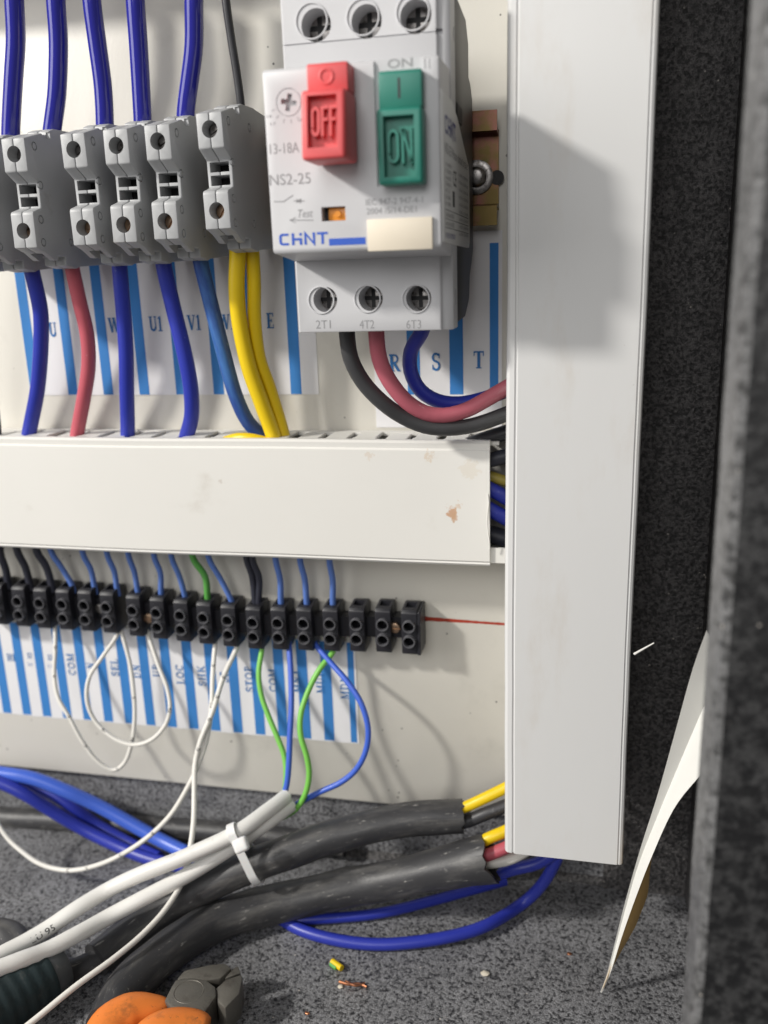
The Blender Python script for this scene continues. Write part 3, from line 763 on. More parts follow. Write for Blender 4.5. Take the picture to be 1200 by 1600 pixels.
for i, (s, w) in enumerate((('Ui 690V', 11), ('Ue 230/400V', 11), ('Uimp 8kV', 10), ('50/60Hz', 10), ('AC-3', 7), ('13-18A', 9), ('Ir 18A', 9))):
    stext(s, -75, lz_t - 17.2 - i * 1.6, 1.0, w, 'print_grey')
for i in range(9): stext('Icu 50kA Ics 230/400/690V', -50, lz_t - 17.5 - i * 2.0, .9, 21, 'print_grey')
bm = NB()
box(bm, bx - .02, bx + .05, 58.5, 62, lz_t - 26.5, lz_t - 22.5)
for k in range(3): box(bm, bx - .02, bx + .05, 29, 76, lz_t - 28.0 - k * 2.2, lz_t - 27.85 - k * 2.2)
obj('printed_table', bm, 'print_black', side)
for k in range(2): stext('3 6 10 16 18 25', -75, lz_t - 29.6 - k * 2.2, 1.1, 15)
stext('CHNT GROUP CORPORATION', -75.5, lz_b + 1.1, 1.3, 17, 'print_navy')
# ================================================================== wiring ducts
def loft(bm, prof3, axis, a, b, n_, wave):
    rows = []
    for i in range(n_ + 1):
        t = i / n_; q = axis * (a + (b - a) * t) + wave(a + (b - a) * t)
        rows.append([bm.verts.new(p + q) for p in prof3])
    m_ = len(prof3)
    for A, B in zip(rows, rows[1:]):
        for j in range(m_): bm.faces.new((A[j], A[(j + 1) % m_], B[(j + 1) % m_], B[j]))
    bm.faces.new(rows[0][::-1]); bm.faces.new(rows[-1]); bmesh.ops.recalc_face_normals(bm, faces=bm.faces); return bm
def finger_mesh(x0, x1, da, db, z):
    r = .9
    bm = prism(NB(), [Vector((x0, -da, z)), Vector((x1, -da, z)), Vector((x1, -(db - 4.2), z)), Vector((x1 + .55, -(db - 3.6), z)), Vector((x1 + .55, -db, z)), Vector((x0 - .55, -db, z)), Vector((x0 - .55, -(db - 3.6), z)), Vector((x0, -(db - 4.2), z))], EZ * -.65, EZ * .65)
    return bm
vxl = P(787, 1332, 50).x + 1.4; hz1 = P(380, 687, 26).z; hz0 = Z0 - 97.8; hxr = P(765, 780, 26).x
hd = thing('wiring_duct', 'horizontal white plastic wiring duct with stained cover between the two terminal rows', 'wiring duct', (-150, 0, hz0))
cov = [(26, hz1 - 3.2), (25.3, hz1 - 2.6), (25.5, hz1 - .8), (24.7, hz1), (23.0, hz1 + .1), (21.2, hz1 - .4), (21.2, hz1 - 1.4), (23.6, hz1 - 1.3), (24.0, hz1 - 3), (24.2, hz0 + 3), (23.4, hz0 + 1.3), (21.2, hz0 + 1.5), (21.2, hz0 + .3), (24.8, hz0), (25.5, hz0 + .8), (25.3, hz0 + 1.4), (26, hz0 + 2.0)]
bm = loft(NB(), [Vector((0, -d, z)) for d, z in cov], EX, -335, hxr, 50, lambda x: Vector((0, .35 * mnoise.noise(Vector((x * .013, 2, 0))), .28 * mnoise.noise(Vector((x * .016, 6, 0))))))
obj('cover', bm, 'pvc_stained', hd, smooth=25)
bm = NB(); box(bm, -335, vxl, .02, 1.5, hz0 + 1.2, hz1 - 1.2); obj('base_plate', bm, 'duct_inside', hd)
bm = NB(); prismx(bm, [(1.5, hz0 + .4), (23.0, hz0 + .4), (24.6, hz0 + 1.2), (24.6, hz0 + 6.5), (23.6, hz0 + 6.5), (23.4, hz0 + 1.9), (1.5, hz0 + 1.9)], hxr - 30, vxl)
prismx(bm, [(1.5, hz0 + .45), (21.0, hz0 + .45), (21.0, hz0 + 1.9), (1.5, hz0 + 1.9)], -335, hxr - 30.1); obj('lower_wall', bm, 'pvc', hd)
bm = NB(); box(bm, -335, vxl, 1.5, 5.0, hz1 - 2.1, hz1 - .8); obj('upper_wall_root', bm, 'pvc', hd)
# fingers along the top: pitch read off the slots
pitch = (P(635, 680, 20).x - P(495, 680, 20).x) / 3
x_first = P(495, 680, 22).x
fm = None
k = -24
while True:
    x = x_first + k * pitch
    if x > -28: break
    if x > -258:
        if fm is None:
            f0 = obj('finger', bev(finger_mesh(x + 1.45, x + pitch - 1.45, 5.0, 21.0, hz1 - 1.45), .25, 1, 40), 'pvc', hd); fm = (f0, x)
        else:
            c = f0.copy(); COL.objects.link(c); c.parent = hd; c.location = Vector((x - fm[1], 0, .25 * math.sin(k * 2.1))) * S; c.rotation_euler = (.012 * math.sin(k * 3.7), 0, 0)
    k += 1
# torn film on the cut end of the cover
a = [P(762, 772, 26), P(763.5, 785, 26.3), P(761.5, 805, 26.6), P(762, 830, 27), P(764.5, 846, 27.6), P(765, 858, 27.2)]
bm = NB(); tube(bm, spline(a, 1.0), .28, 6, flat=lambda s: 1); obj('torn_burr', bm, 'pvc', hd)
# the duct the heavy wires come down from, above the picture
ud = thing('wiring_duct', 'upper white plastic wiring duct feeding the blue wires above the terminal blocks', 'wiring duct', (-190, 0, Z0 + 115))
bm = prismx(NB(), [(.5, Z0 + 115.5), (38, Z0 + 115.5), (39.4, Z0 + 115), (40, Z0 + 116), (40, Z0 + 160), (39, Z0 + 161), (.5, Z0 + 160.5)], -335, -30); obj('cover', bm, 'pvc', ud)
# vertical duct
vx0, vx1 = P(787, 1332, 50).x, P(972, 1351, 50).x; vz0 = P(880, 1342, 50).z; vz1 = Z0 + 170
vd = thing('wiring_duct', 'wide vertical off-white plastic wiring duct beside the black cabinet wall', 'wiring duct', ((vx0 + vx1) / 2, 0, vz0))
cov = [(vx0, 44.5), (vx0, 47.8), (vx0 + .35, 48.9), (vx0 + 1.1, 49.6), (vx0 + 2.5, 49.8), (vx0 + 2.8, 49.45), (vx0 + 3.15, 49.45), (vx0 + 3.5, 50), (vx1 - 1.9, 50), (vx1 - 1.65, 49.7), (vx1 - 1.35, 49.7), (vx1 - 1.1, 49.8), (vx1 - .4, 49.5), (vx1, 48.6), (vx1, 44.5), (vx1 - 1.3, 44.5), (vx1 - 1.3, 47.9), (vx0 + 1.3, 47.9), (vx0 + 1.3, 44.5)]
bm = loft(NB(), [Vector((x, -d, 0)) for x, d in cov], EZ, vz0, vz1, 60, lambda z: Vector((.35 * mnoise.noise(Vector((z * .011, 1, 0))) + .10 * mnoise.noise(Vector((z * .05, 4, 0))), .5 * mnoise.noise(Vector((z * .012, 9, 0))), 0)))
obj('cover', bm, 'pvc_face', vd, smooth=22)
bm = NB(); box(bm, vx0 + 1.6, vx1 - 1.6, .02, 1.6, vz0 + .6, vz1)
for xa, xb in ((vx0 + 1.6, vx0 + 2.9), (vx1 - 2.9, vx1 - 1.6)):
    if xa > 0: box(bm, xa, xb, 1.6, 46.5, vz0 + .6, vz1); continue
    box(bm, xa, xb, 1.6, 8, vz0 + .6, vz1); z = vz0 + 1
    while z < vz1 - 8:
        box(bm, xa + .02, xb - .02, 8, 46.5, z, z + 6.2); z += 10.0
obj('slotted_base', bm, 'duct_inside', vd)
bm = NB(); tube(bm, spline([P(991, 1022, 49.2), P(1005, 1014, 50), P(1022, 1004.5, 50.6)], .8), lambda s: .42 - .22 * s, 8); obj('plastic_sliver', bm, 'pvc', vd)
# ================================================================== heavy wires above the blocks
TW = 'wires entering the terminal blocks from above'
def top(lst, r, mat, lab, top_d=30, bot_d=25):
    n = len(lst)
    full = [(lst[0][0] + (lst[0][0] - lst[1][0]) * 1.1, -112, top_d)] + [(x, y, top_d + (bot_d - top_d) * (y / 200)) for x, y in lst] + [(lst[-1][0], lst[-1][1] + 28, bot_d - 1)]
    return wire('power_wire' if r > 2 else 'control_wire', full, r, mat, lab, 'wire', TW)
top([(23, 0), (25, 60), (22, 122), (17, 208)], 3.1, 'wire_blue_glossy', 'glossy blue wire into the top of the sixth terminal block from the breaker')
top([(87, 0), (92, 70), (89, 140), (81, 207)], 3.05, 'wire_blue_glossy', 'glossy blue wire into the top of the fifth terminal block from the breaker')
top([(144, 0), (152, 70), (161, 140), (164, 196)], 2.95, 'wire_blue_glossy', 'glossy blue wire into the top of the fourth terminal block from the breaker')
top([(211, 0), (216, 70), (220, 130), (223, 190)], 3.0, 'wire_blue_glossy', 'glossy blue wire into the top of the third terminal block from the breaker')
top([(303, 0), (302, 70), (297, 120), (290, 182)], 2.95, 'wire_blue_glossy', 'glossy blue wire into the top of the second terminal block from the breaker')
top([(352, 0), (361, 60), (371, 122), (377, 168)], 1.3, 'wire_black', 'thin black wire into the top of the terminal block next to the breaker')
# wires from the blocks down into the duct
BW = 'wires leaving the terminal blocks downwards'
def low(lst, r, mat, lab, d0=24, d1=14):
    n = len(lst)
    pts = [(lst[0][0] - 3, lst[0][1] - 32, d0)] + [(x, y, d0 + (d1 - d0) * i / (n - 1)) for i, (x, y) in enumerate(lst)]
    e = pts3([pts[-1]])[0]; p_ = pts3([pts[-2]])[0]; dirv = (e - p_).normalized()
    pts.append((e.x + dirv.x * 6, e.y, e.z - 9, 'w'))
    return wire('power_wire', pts, r, mat, lab, 'wire', BW)
low([(49, 415), (63, 485), (64, 537), (59, 607), (46, 680)], 2.75, 'wire_blue', 'blue wire dropping into the duct from the sixth block from the breaker')
low([(111, 411), (124, 467), (136, 520), (138, 572), (131, 625), (121, 681)], 2.6, 'wire_red', 'dull red wire dropping from a terminal block into the horizontal duct')
low([(185, 408), (192, 485), (198, 555), (199, 625), (199, 683)], 2.7, 'wire_blue', 'straight blue wire dropping into the duct right beside the red wire')
low([(254, 404), (268, 467), (289, 555), (299, 618), (299, 653), (291, 683)], 2.75, 'wire_blue', 'blue wire bowing out, then hooking back into the horizontal duct')
low([(312, 399), (327, 467), (350, 555), (371, 625), (388, 660), (408, 682)], 2.6, 'wire_blue_dirty', 'dirty scuffed blue wire slanting into the duct beside the yellow wires')
low([(371, 387), (369, 450), (373, 502), (388, 572), (408, 628), (428, 684)], 2.75, 'wire_yellow', 'yellow wire in front of its yellow twin below the terminal blocks', 26, 18)
low([(394, 388), (398, 450), (399, 500), (405, 560), (420, 605), (443, 684)], 2.4, 'wire_yellow', 'yellow wire partly behind the other yellow wire, nearer the breaker', 22, 14)
wire('power_wire', [(-34, 420, 22), (-26, 520, 22), (-18, 600, 18), (-11, 650, 15), (-8, 690, 14)], 2.6, 'wire_dark', 'dark wire at the duct beyond the blue wire farthest from the breaker', 'wire', BW)
wire('power_wire', [(352, 690, 18), (372, 684.5, 21), (395, 685.5, 21.5), (420, 692, 20)], 1.9, 'wire_yellow', 'short stretch of yellow wire lying in the duct mouth', 'wire')
# breaker outgoing wires
OW = 'wires leaving the breaker into the vertical duct'
wire('power_wire', [(540, 480, 46), (542, 522, 46), (548, 560, 45), (567, 596, 43), (597, 628, 41), (630, 652, 38), (664, 667, 36), (700, 670, 34), (738, 664, 31), (785, 648, 28), (830, 630, 26)], 2.5, 'wire_black_chalk', 'thick black wire bending from the breaker bottom into the vertical duct', 'wire', OW)
wire('power_wire', [(589, 480, 46), (589, 522, 46), (593, 560, 44), (608, 595, 42), (636, 628, 39.5), (664, 644, 37), (692, 648, 35), (727, 640, 32), (756, 626, 30), (787, 609, 28), (830, 585, 26)], 2.5, 'wire_red_chalk', 'dull red wire bending from the breaker bottom into the vertical duct', 'wire', OW)
wire('power_wire', [(672, 480, 44), (659, 520, 42), (643, 548, 38), (642, 580, 35), (657, 610, 32), (684, 627, 29), (717, 631, 27), (760, 622, 25), (820, 600, 24)], 2.35, 'wire_blue', 'blue wire curling from the breaker bottom behind the red wire', 'wire', OW)
# wires crossing from the vertical into the horizontal duct
XW = 'wires crossing between the two ducts'
for r, m_, lab, a in ((2.6, 'wire_black', 'black wire crossing between the ducts, topmost at the cover end', [(690, 712, 14), (740, 692, 16), (770, 682, 17), (810, 670, 17)]),
                      (2.6, 'wire_dark', 'dark grey wire crossing between the ducts under the black one', [(690, 735, 16), (750, 722, 17), (785, 714, 17), (815, 706, 16)]),
                      (1.9, 'wire_olive', 'olive yellow wire crossing between the ducts', [(700, 742, 15), (755, 742, 17), (785, 750, 17), (815, 757, 16)]),
                      (2.5, 'wire_blue', 'upper blue wire crossing between the ducts', [(700, 735, 17), (755, 758, 18.5), (785, 774, 18), (815, 792, 17)]),
                      (2.6, 'wire_blue', 'lower blue wire crossing between the ducts', [(700, 765, 17), (755, 790, 19), (785, 806, 18), (815, 823, 17)]),
                      (3.2, 'wire_dark', 'dark wire crossing between the ducts, lowest at the cover end', [(700, 820, 12), (755, 832, 13), (790, 842, 13), (815, 850, 12)])):
    wire('power_wire', a, r, m_, lab, 'wire', XW)
# ================================================================== black connector strips
POLE = [(639, 1003), (598, 1000), (557, 999), (516, 998.5), (475, 997.5), (435, 996.5), (396, 995.5), (357, 992), (319, 988), (283, 984), (246, 980), (209, 976)]
POLE2 = [(168, 971), (133.5, 968), (99, 966), (64, 964), (30, 961), (-5, 958), (-40, 955)]
ZL = 3.3     # lower ring sits this far below the pole centre
pole_parts = None
def make_pole():
    """mesh data in local millimetres, centred on the pole"""
    out = {}
    bm = prismx(NB(), [(1.5, -8.2), (1.5, 9.0), (4, 9.4), (11.0, 8.6), (12, 7.6), (12, -8.4), (11, -9.2), (4, -9.0)], -3.0, 3.0); bev(bm, .35, 2, 40)
    cut = NB(); box(cut, -1.9, 1.9, 4.6, 8.8, 6.5, 12); box(cut, -1.9, 1.9, 4.6, 8.8, -12, -6)
    for z in (2.6, -3.3): cyl(cut, Vector((0, -14, z)), EY, 1.95, 7, 24)
    out['pole_body'] = (boolean(bm, cut), 'connector_black')
    out['web'] = (box(NB(), 3.0, 7.3, 2.0, 8.2, -4.0, 4.2), 'connector_black')
    bm = NB()
    ring(bm, Vector((0, -12.0, 2.6)), OUT, 1.85, 2.5, 1.4, 26); out['upper_tube'] = (bm, 'connector_ring_lit')
    bm = NB()
    ring(bm, Vector((0, -12.0, -3.3)), OUT, 1.85, 2.5, 1.8, 26); out['lower_tube'] = (bm, 'connector_ring_lit')
    return {k: None for k in out}, out
_, defs = make_pole()
PM = {}
for k, (bm, mt) in defs.items():
    for v in bm.verts: v.co *= S
    me = bpy.data.meshes.new(k); bm.to_mesh(me); bm.free(); finish(me, mt, 35); PM[k] = me
ccen = {}
def strip(pix, lab, webs_skip=()):
    c = [P(px, py, 13) + EZ * ZL for px, py in pix]
    t = thing('connector_strip', lab, 'connector strip', (c[0].x, 0, c[0].z - 9), 'black screw connector strips')
    for i, q in enumerate(c):
        for k, me in PM.items():
            if k == 'web':
                if i == 0: continue
            o = bpy.data.objects.new(k, me); COL.objects.link(o); o.parent = t
            o.location = (Vector((q.x, 0, q.z)) - ORG[t.name]) * S
    return t, c
s1, c1 = strip(POLE, 'black twelve way screw connector strip ending at the red marker line')
s2, c2 = strip(POLE2, 'black screw connector strip farther from the red marker line')
bm = prismx(NB(), [(1.5, -8.2), (1.5, 9.0), (11.6, 8.0), (12.6, -8.8), (4, -9)], 3.02, 4.3)
for v in bm.verts: v.co += Vector((c1[0].x, 0, c1[0].z))
obj('end_wall', bev(bm, .25, 1, 40), 'connector_black', s1)
for (px, py), s_, col in (((617, 981), 'steel screw between the last two poles of the connector strip at the red line', 'screw_brass'), ((232, 966), 'brass screw in the connector strip near the looped white wires', 'screw_brass'), ((156, 951), 'screw in the connector strip farther from the red line', 'screw_steel')):
    q = P(px, py, 9.2); bm = NB(); cyl(bm, q + EY * 1.0, OUT, 2.1, 1.6, 20); bev(bm, .5)
    bm = boolean(bm, box(NB(), q.x - 3, q.x + 3, 9.5, 12, q.z - .25, q.z + .25))
    tag(obj('mounting_screw', bm, col), s_, 'screw', 'screws fixing the connector strips')
# thin wires from the duct into the strips
ORD = ['first', 'second', 'third', 'fourth', 'fifth', 'sixth', 'seventh', 'eighth', 'ninth', 'tenth', 'eleventh', 'twelfth']
TH = 'thin wires from the duct into the connector strips'
def drop(x0, y0, xm, ym, cen, r, mat, lab, d=8.5):
    e = Vector((cen.x - .2, -6.8, cen.z + 8.6)); e2 = Vector((cen.x, -6.6, cen.z + 5.6))
    a = P(x0, y0, 10); a0 = Vector((a.x + (a.x - e.x) * .25, -9, hz0 + 3))
    return wire('control_wire', [(*a0, 'w'), (*a, 'w'), (*P(xm, ym, d), 'w'), (*e, 'w'), (*e2, 'w')], r, mat, lab, 'wire', TH, step=1.5, n=10)
drop(515, 878, 520, 908, c1[3], 1.2, 'wire_blue_thin', 'thin blue wire into the fourth connector pole from the red line')
drop(469, 877, 476, 906, c1[4], 1.2, 'wire_blue_thin', 'thin blue wire into the fifth connector pole from the red line')
drop(431, 875, 438, 905, c1[5], 1.2, 'wire_blue_thin', 'thin blue wire into the sixth connector pole from the red line')
drop(385, 875, 393, 900, c1[6] - EX * .7, 1.3, 'wire_dark', 'dark wire of the pair into the seventh connector pole from the red line')
drop(394, 875, 404, 902, c1[6] + EX * .9, 1.3, 'wire_dark', 'dark wire behind its dark twin at the seventh connector pole')
drop(327, 873, 346, 905, c1[7], 1.15, 'wire_blue_thin', 'thin blue wire into the eighth connector pole from the red line')
drop(302, 872, 320, 900, c1[8], 1.3, 'wire_green_dark', 'thin green wire dropping from the duct into a connector pole')
drop(268, 872, 280, 900, c1[9], 1.15, 'wire_blue_thin', 'thin blue wire into the tenth connector pole from the red line')
drop(242, 870, 251, 895, c1[10], 1.15, 'wire_blue_thin', 'thin blue wire into the eleventh connector pole from the red line')
drop(200, 868, 209, 893, c1[11], 1.15, 'wire_blue_thin', 'thin blue wire into the twelfth connector pole from the red line')
drop(167, 867, 178, 892, c2[0] + EX * 2.5, 1.15, 'wire_blue_thin', 'thin blue wire into the nearest pole of the farther connector strip')
drop(130, 865, 142, 890, c2[1] + EX * 2.2, 1.15, 'wire_blue_thin', 'thin blue wire into the second pole of the farther connector strip')
drop(80, 863, 95, 886, c2[2] + EX * 2, 1.15, 'wire_blue_thin', 'thin blue wire next to the three dark wires at the farther strip')
drop(58, 862, 72, 884, c2[3] + EX * 3, 1.5, 'wire_dark', 'dark wire next to the blue wires at the farther connector strip')
drop(28, 860, 40, 884, c2[4] + EX * 3, 1.5, 'wire_dark', 'middle dark wire of three at the farther connector strip')
drop(0, 866, 8, 888, c2[5] + EX * 3, 1.5, 'wire_dark', 'dark wire farthest from the red line at the connector strips')
# thin wires below the strips, with printed rings
LW = 'thin wires looping below the connector strips'
def marks(o, path, r, spots):
    bm = NB()
    for s in spots:
        v2, f2 = text2d(random.choice(('15', '16', '6-', '13', '5')), r * 1.5, r * 2.4)
        on_tube(bm, path, r, s, [(x, y - r * .6) for x, y in v2], f2)
        on_tube(bm, path, r, s + r * 3.2, [(0, -r), (.35, -r), (.35, r), (0, r)], [(0, 1, 2, 3)])
    obj('printed_mark', bm, 'print_black', o)
o, p_ = wire('control_wire', [(86, 975, 7), (86, 985, 8), (86, 1013, 11), (84, 1053, 15), (90, 1088, 18), (110, 1123, 20), (130, 1160, 21), (153, 1190, 21), (177, 1203, 20), (193, 1193, 19), (205, 1163, 18), (210, 1123, 16), (208, 1073, 13), (202, 1033, 10), (190, 990, 8), (187, 978, 7)],
     .88, 'wire_white', 'white wire making the lower narrow loop below the connector strips', 'wire', LW, 1.5, 10); marks(o, p_, .88, (9, 20, 38, 52, 70, 86, 103))
o, p_ = wire('control_wire', [(184, 978, 7), (182, 992, 9), (160, 1027, 15), (140, 1060, 19), (137, 1093, 21), (150, 1127, 22), (177, 1153, 23), (207, 1163, 23), (237, 1155, 22), (258, 1133, 20), (265, 1107, 18), (260, 1073, 15), (247, 1040, 12), (233, 997, 8), (230, 984, 7)],
     .88, 'wire_white', 'white wire making the round upper loop below the connector strips', 'wire', LW, 1.5, 10); marks(o, p_, .88, (47, 84))
o, p_ = wire('control_wire', [(337, 996, 7), (336, 1010, 8), (332, 1057, 15), (330, 1107, 21), (323, 1157, 27), (308, 1200, 32), (293, 1230, 35), (266, 1274, 38), (227, 1311, 40), (189, 1336, 41), (147, 1353, 41), (105, 1360, 40), (66, 1351, 39), (35, 1330, 37), (10, 1306, 35), (-15, 1265, 32), (-40, 1215, 30)],
     .98, 'wire_white', 'white wire sweeping down over the blue cables in a wide bow', 'wire', LW, 1.8, 10); marks(o, p_, .98, (10, 26, 82, 100, 118, 128))
o, p_ = wire('control_wire', [(372, 998, 7), (370, 1010, 8), (350, 1057, 16), (333, 1107, 23), (313, 1157, 29), (305, 1195, 33), (304, 1232, 38), (302, 1285, 46), (296, 1330, 52), (285, 1376, 58), (259, 1421, 68), (224, 1460, 20, 'h'), (182, 1495, 19, 'h'), (116, 1544, 17, 'h'), (58, 1590, 14, 'h'), (20, 1620, 12, 'h')],
     1.05, 'wire_white', 'white wire hanging straight down across the black cables', 'wire', LW, 1.8, 10); marks(o, p_, 1.05, (14, 22, 31, 43))
wire('control_wire', [(410, 1002, 7), (409, 1015, 8), (404, 1050, 12), (408, 1085, 15), (420, 1120, 18), (434, 1155, 21), (444, 1183, 23), (447, 1211, 25), (445, 1236, 26), (436, 1254, 27)], 1.08, 'wire_green', 'bright green wire running beside the straight blue wire into the white sheath', 'wire', LW, 1.6, 10)
wire('control_wire', [(451, 1002, 7), (452, 1015, 9), (454, 1067, 15), (455, 1113, 20), (453, 1155, 24), (451, 1190, 27), (446, 1232, 29), (437, 1252, 28)], 1.15, 'wire_blue_sky', 'straight thin blue wire running down into the white cable sheath', 'wire', LW, 1.6, 10)
wire('control_wire', [(523, 1004, 7), (520, 1018, 9), (499, 1046, 14), (481, 1081, 18), (470, 1116, 22), (470, 1148, 25), (480, 1183, 27), (483, 1211, 28), (476, 1242, 29), (462, 1264, 29), (440, 1278, 29)], 1.12, 'wire_green', 'green wire in an S bend under the pole with the blue loop', 'wire', LW, 1.6, 10)
wire('control_wire', [(489, 1000, 7), (497, 1011, 9), (520, 1039, 13), (544, 1067, 17), (565, 1099, 20), (576, 1137, 22), (572, 1172, 23), (555, 1204, 24), (530, 1225, 25), (499, 1239, 26), (471, 1253, 27), (445, 1268, 28)], 1.12, 'wire_blue_sky', 'thin blue wire in a big open loop over the cream panel', 'wire', LW, 1.6, 10)
# ================================================================== cables at the bottom
wire('cable', [(-60, 1272, 1.2), (60, 1280, 1.2), (180, 1287, 1.2), (300, 1297, 1.2), (420, 1306, 1.2), (540, 1322, 1.2)], 4.6, 'cable_black', 'black cable lying along the fold behind the blue cables', 'cable', None, 4)
BC = 'blue cables lying on the cabinet floor'
wire('cable', [(-80, 1195, 20), (0, 1207, 19), (50, 1215, 18), (100, 1234, 16), (150, 1257, 13), (200, 1285, 12), (250, 1311, 9, 'h'), (290, 1332, 7, 'h'), (340, 1355, 5, 'h')], 2.9, 'wire_blue_sky', 'bright blue cable lying above the other two blue cables', 'cable', BC, 3)
wire('cable', [(-80, 1205, 23), (0, 1222, 23), (37, 1239, 22), (87, 1270, 18), (137, 1299, 15), (187, 1324, 5, 'h'), (237, 1342, 3.4, 'h'), (290, 1356, 3, 'h')], 2.7, 'wire_blue', 'lowest blue cable crossing behind the white wire bow', 'cable', BC, 3)
wire('cable', [(-60, 1210, 14), (25, 1222, 14), (75, 1238, 13), (112, 1260, 12), (150, 1286, 8.5), (200, 1316, 3.2, 'h'), (250, 1340, 2.8, 'h')], 2.6, 'wire_blue', 'blue cable squeezed between the other two blue cables', 'cable', BC, 3)
# loop of blue wire at the duct foot
wire('power_wire', [(890, 1300, 22), (868, 1346, 22), (850, 1378, 21), (818, 1411, 20), (3, 1, 2, 'x')][:4] + [(760, 1446, 4.2, 'h'), (680, 1468, 3.0, 'h'), (600, 1476, 2.4, 'h'), (530, 1469, 2.4, 'h'), (470, 1452, 2.4, 'h'), (430, 1430, 2.4, 'h')], 2.25, 'wire_blue', 'blue wire looping from the duct foot across the cabinet floor', 'wire', None, 2.5)
wire('power_wire', [(740, 1380, 22), (775, 1368, 24), (805, 1358, 25), (840, 1349, 24), (880, 1325, 23)], 2.3, 'wire_blue', 'blue core running from the lower cut cable up into the duct', 'wire', None, 2.5)
wire('power_wire', [(790, 1375, 8), (690, 1404, 2.8, 'h'), (610, 1424, 2.4, 'h'), (530, 1434, 2.4, 'h'), (440, 1440, 2.4, 'h')], 2.0, 'wire_blue', 'blue wire half hidden under the lower black cable', 'wire', None, 2.5)
# upper black cable
A_pts = [(150, 1500, 6.6, 'h'), (192, 1467, 7.5, 'h'), (258, 1420, 12, 'h'), (340, 1376, 49), (430, 1338, 42), (520, 1307, 35), (620, 1284, 29), (690, 1277, 26), (724, 1275, 24.5)]
o, pA = wire('cable', A_pts, 6.3, 'cable_black', 'upper thick black cable with cut end and yellow core', 'cable', None, 3, 22, wob=.06, hollow=(1.3, 6), seed=2)
CA = o
wire('core', [(690, 1270, 26), (725, 1262, 25), (755, 1249, 24), (790, 1232, 22), (830, 1210, 20)], 2.1, 'wire_yellow', None, parent=CA)
wire('core', [(690, 1286, 27), (725, 1285, 26), (760, 1272, 25), (795, 1258, 23), (830, 1240, 21)], 2.5, 'wire_black', None, parent=CA)
wire('core', [(196, 1466, 7.4, 'h'), (165, 1490, 6, 'h'), (138, 1508, 5, 'h'), (112, 1519, 4.7, 'h'), (85, 1522, 4.7, 'h'), (50, 1516, 4.7, 'h')], 4.6, 'cable_black', None, parent=CA)
# lower black cable
B_pts = [(170, 1600, 9, 'h'), (190, 1556, 8.2, 'h'), (248, 1497, 8.0, 'h'), (320, 1449, 8.2, 'h'), (400, 1419, 9, 'h'), (480, 1400, 11, 'h'), (580, 1380, 33), (680, 1360, 34), (740, 1344, 35), (768, 1338, 35)]
pB_ = pts3(B_pts)
o, pB = wire('cable', B_pts, lambda s: 7.3 + max(0, s - .86) * 11, 'cable_black', 'lower thick black cable with flared cut end beside the duct foot', 'cable', None, 3, 24, wob=.06, hollow=(1.1, 8), seed=9)
CB = o
wire('core', [(730, 1325, 34), (772, 1306, 33), (795, 1296, 31), (830, 1270, 28)], 2.2, 'wire_yellow', None, parent=CB)
wire('core', [(730, 1345, 36), (775, 1331, 36), (800, 1320, 34), (830, 1300, 30)], 2.3, 'wire_red', None, parent=CB)
wire('core', [(735, 1352, 34), (778, 1347, 34), (800, 1341, 33), (830, 1325, 30)], 2.0, 'wire_white', None, parent=CB)
# white cables
o, pW = wire('cable', [(-50, 1522, 102), (0, 1492, 93), (35, 1474, 87), (70, 1453, 81), (115, 1422, 74), (168, 1391, 65), (227, 1363, 61), (297, 1335, 56), (371, 1300, 49), (420, 1265, 38), (447, 1244, 30)], 2.85, 'cable_white', 'white round cable with printed letters tied to the upper black cable', 'cable', None, 2.5, 18, hollow=(.6, 4))
v2, f2 = text2d('LU 95', 2.3, 9.0)
cum = 0
for a, b in zip(pW, pW[1:]):
    if b.x > P(78, 1453, 75).x: break
    cum += (b - a).length
bm = NB(); on_tube(bm, pW, 2.85, cum, [(x, y - 1.9) for x, y in v2], f2); obj('printed_mark', bm, 'print_black', o)
wire('cable', [(-50, 1528, 110), (0, 1512, 103), (35, 1499, 98), (70, 1486, 92), (115, 1462, 84), (168, 1433, 73), (224, 1404, 66), (290, 1368, 57), (360, 1325, 48), (420, 1283, 38), (455, 1257, 29)], 2.85, 'cable_white', 'dirty white cable running under the printed white cable', 'cable', None, 2.5, 18, hollow=(.6, 4))
# cable tie
tie = thing('cable_tie', 'white nylon cable tie around the white and upper black cables', 'cable tie', P(378, 1330, 48))
cA = P(395, 1350, 46); cW = P(374, 1299, 49)
tdir = (P(430, 1338, 42) - P(340, 1376, 49)).normalized()
nn = (CAMP - cA); nn = (nn - tdir * nn.dot(tdir)).normalized(); bb = nn.cross(tdir)
hull = []
for k in range(40):
    th = 2 * math.pi * k / 40; dv = nn * math.cos(th) + bb * math.sin(th)
    best = max(((c - cA).dot(dv) + r, c, r) for c, r in ((cA, 7.0), (cA + bb * ((cW - cA).dot(bb)) + nn * ((cW - cA).dot(nn)), 3.3)))
    hull.append(best[1] + dv * best[2])
bm = NB(); R1 = [bm.verts.new(p - tdir * 1.5) for p in hull]; R2 = [bm.verts.new(p + tdir * 1.5) for p in hull]
mid = sum(hull, Vector()) / 40
R3 = [bm.verts.new(p - tdir * 1.5 + (p - mid).normalized() * .7) for p in hull]; R4 = [bm.verts.new(p + tdir * 1.5 + (p - mid).normalized() * .7) for p in hull]
for i in range(40):
    j = (i + 1) % 40
    for X, Y in ((R1, R2), (R2, R4), (R4, R3), (R3, R1)): bm.faces.new((X[i], X[j], Y[j], Y[i]))
bmesh.ops.recalc_face_normals(bm, faces=bm.faces); obj('strap', bm, 'nylon', tie)
hc = P(377, 1320, 56)
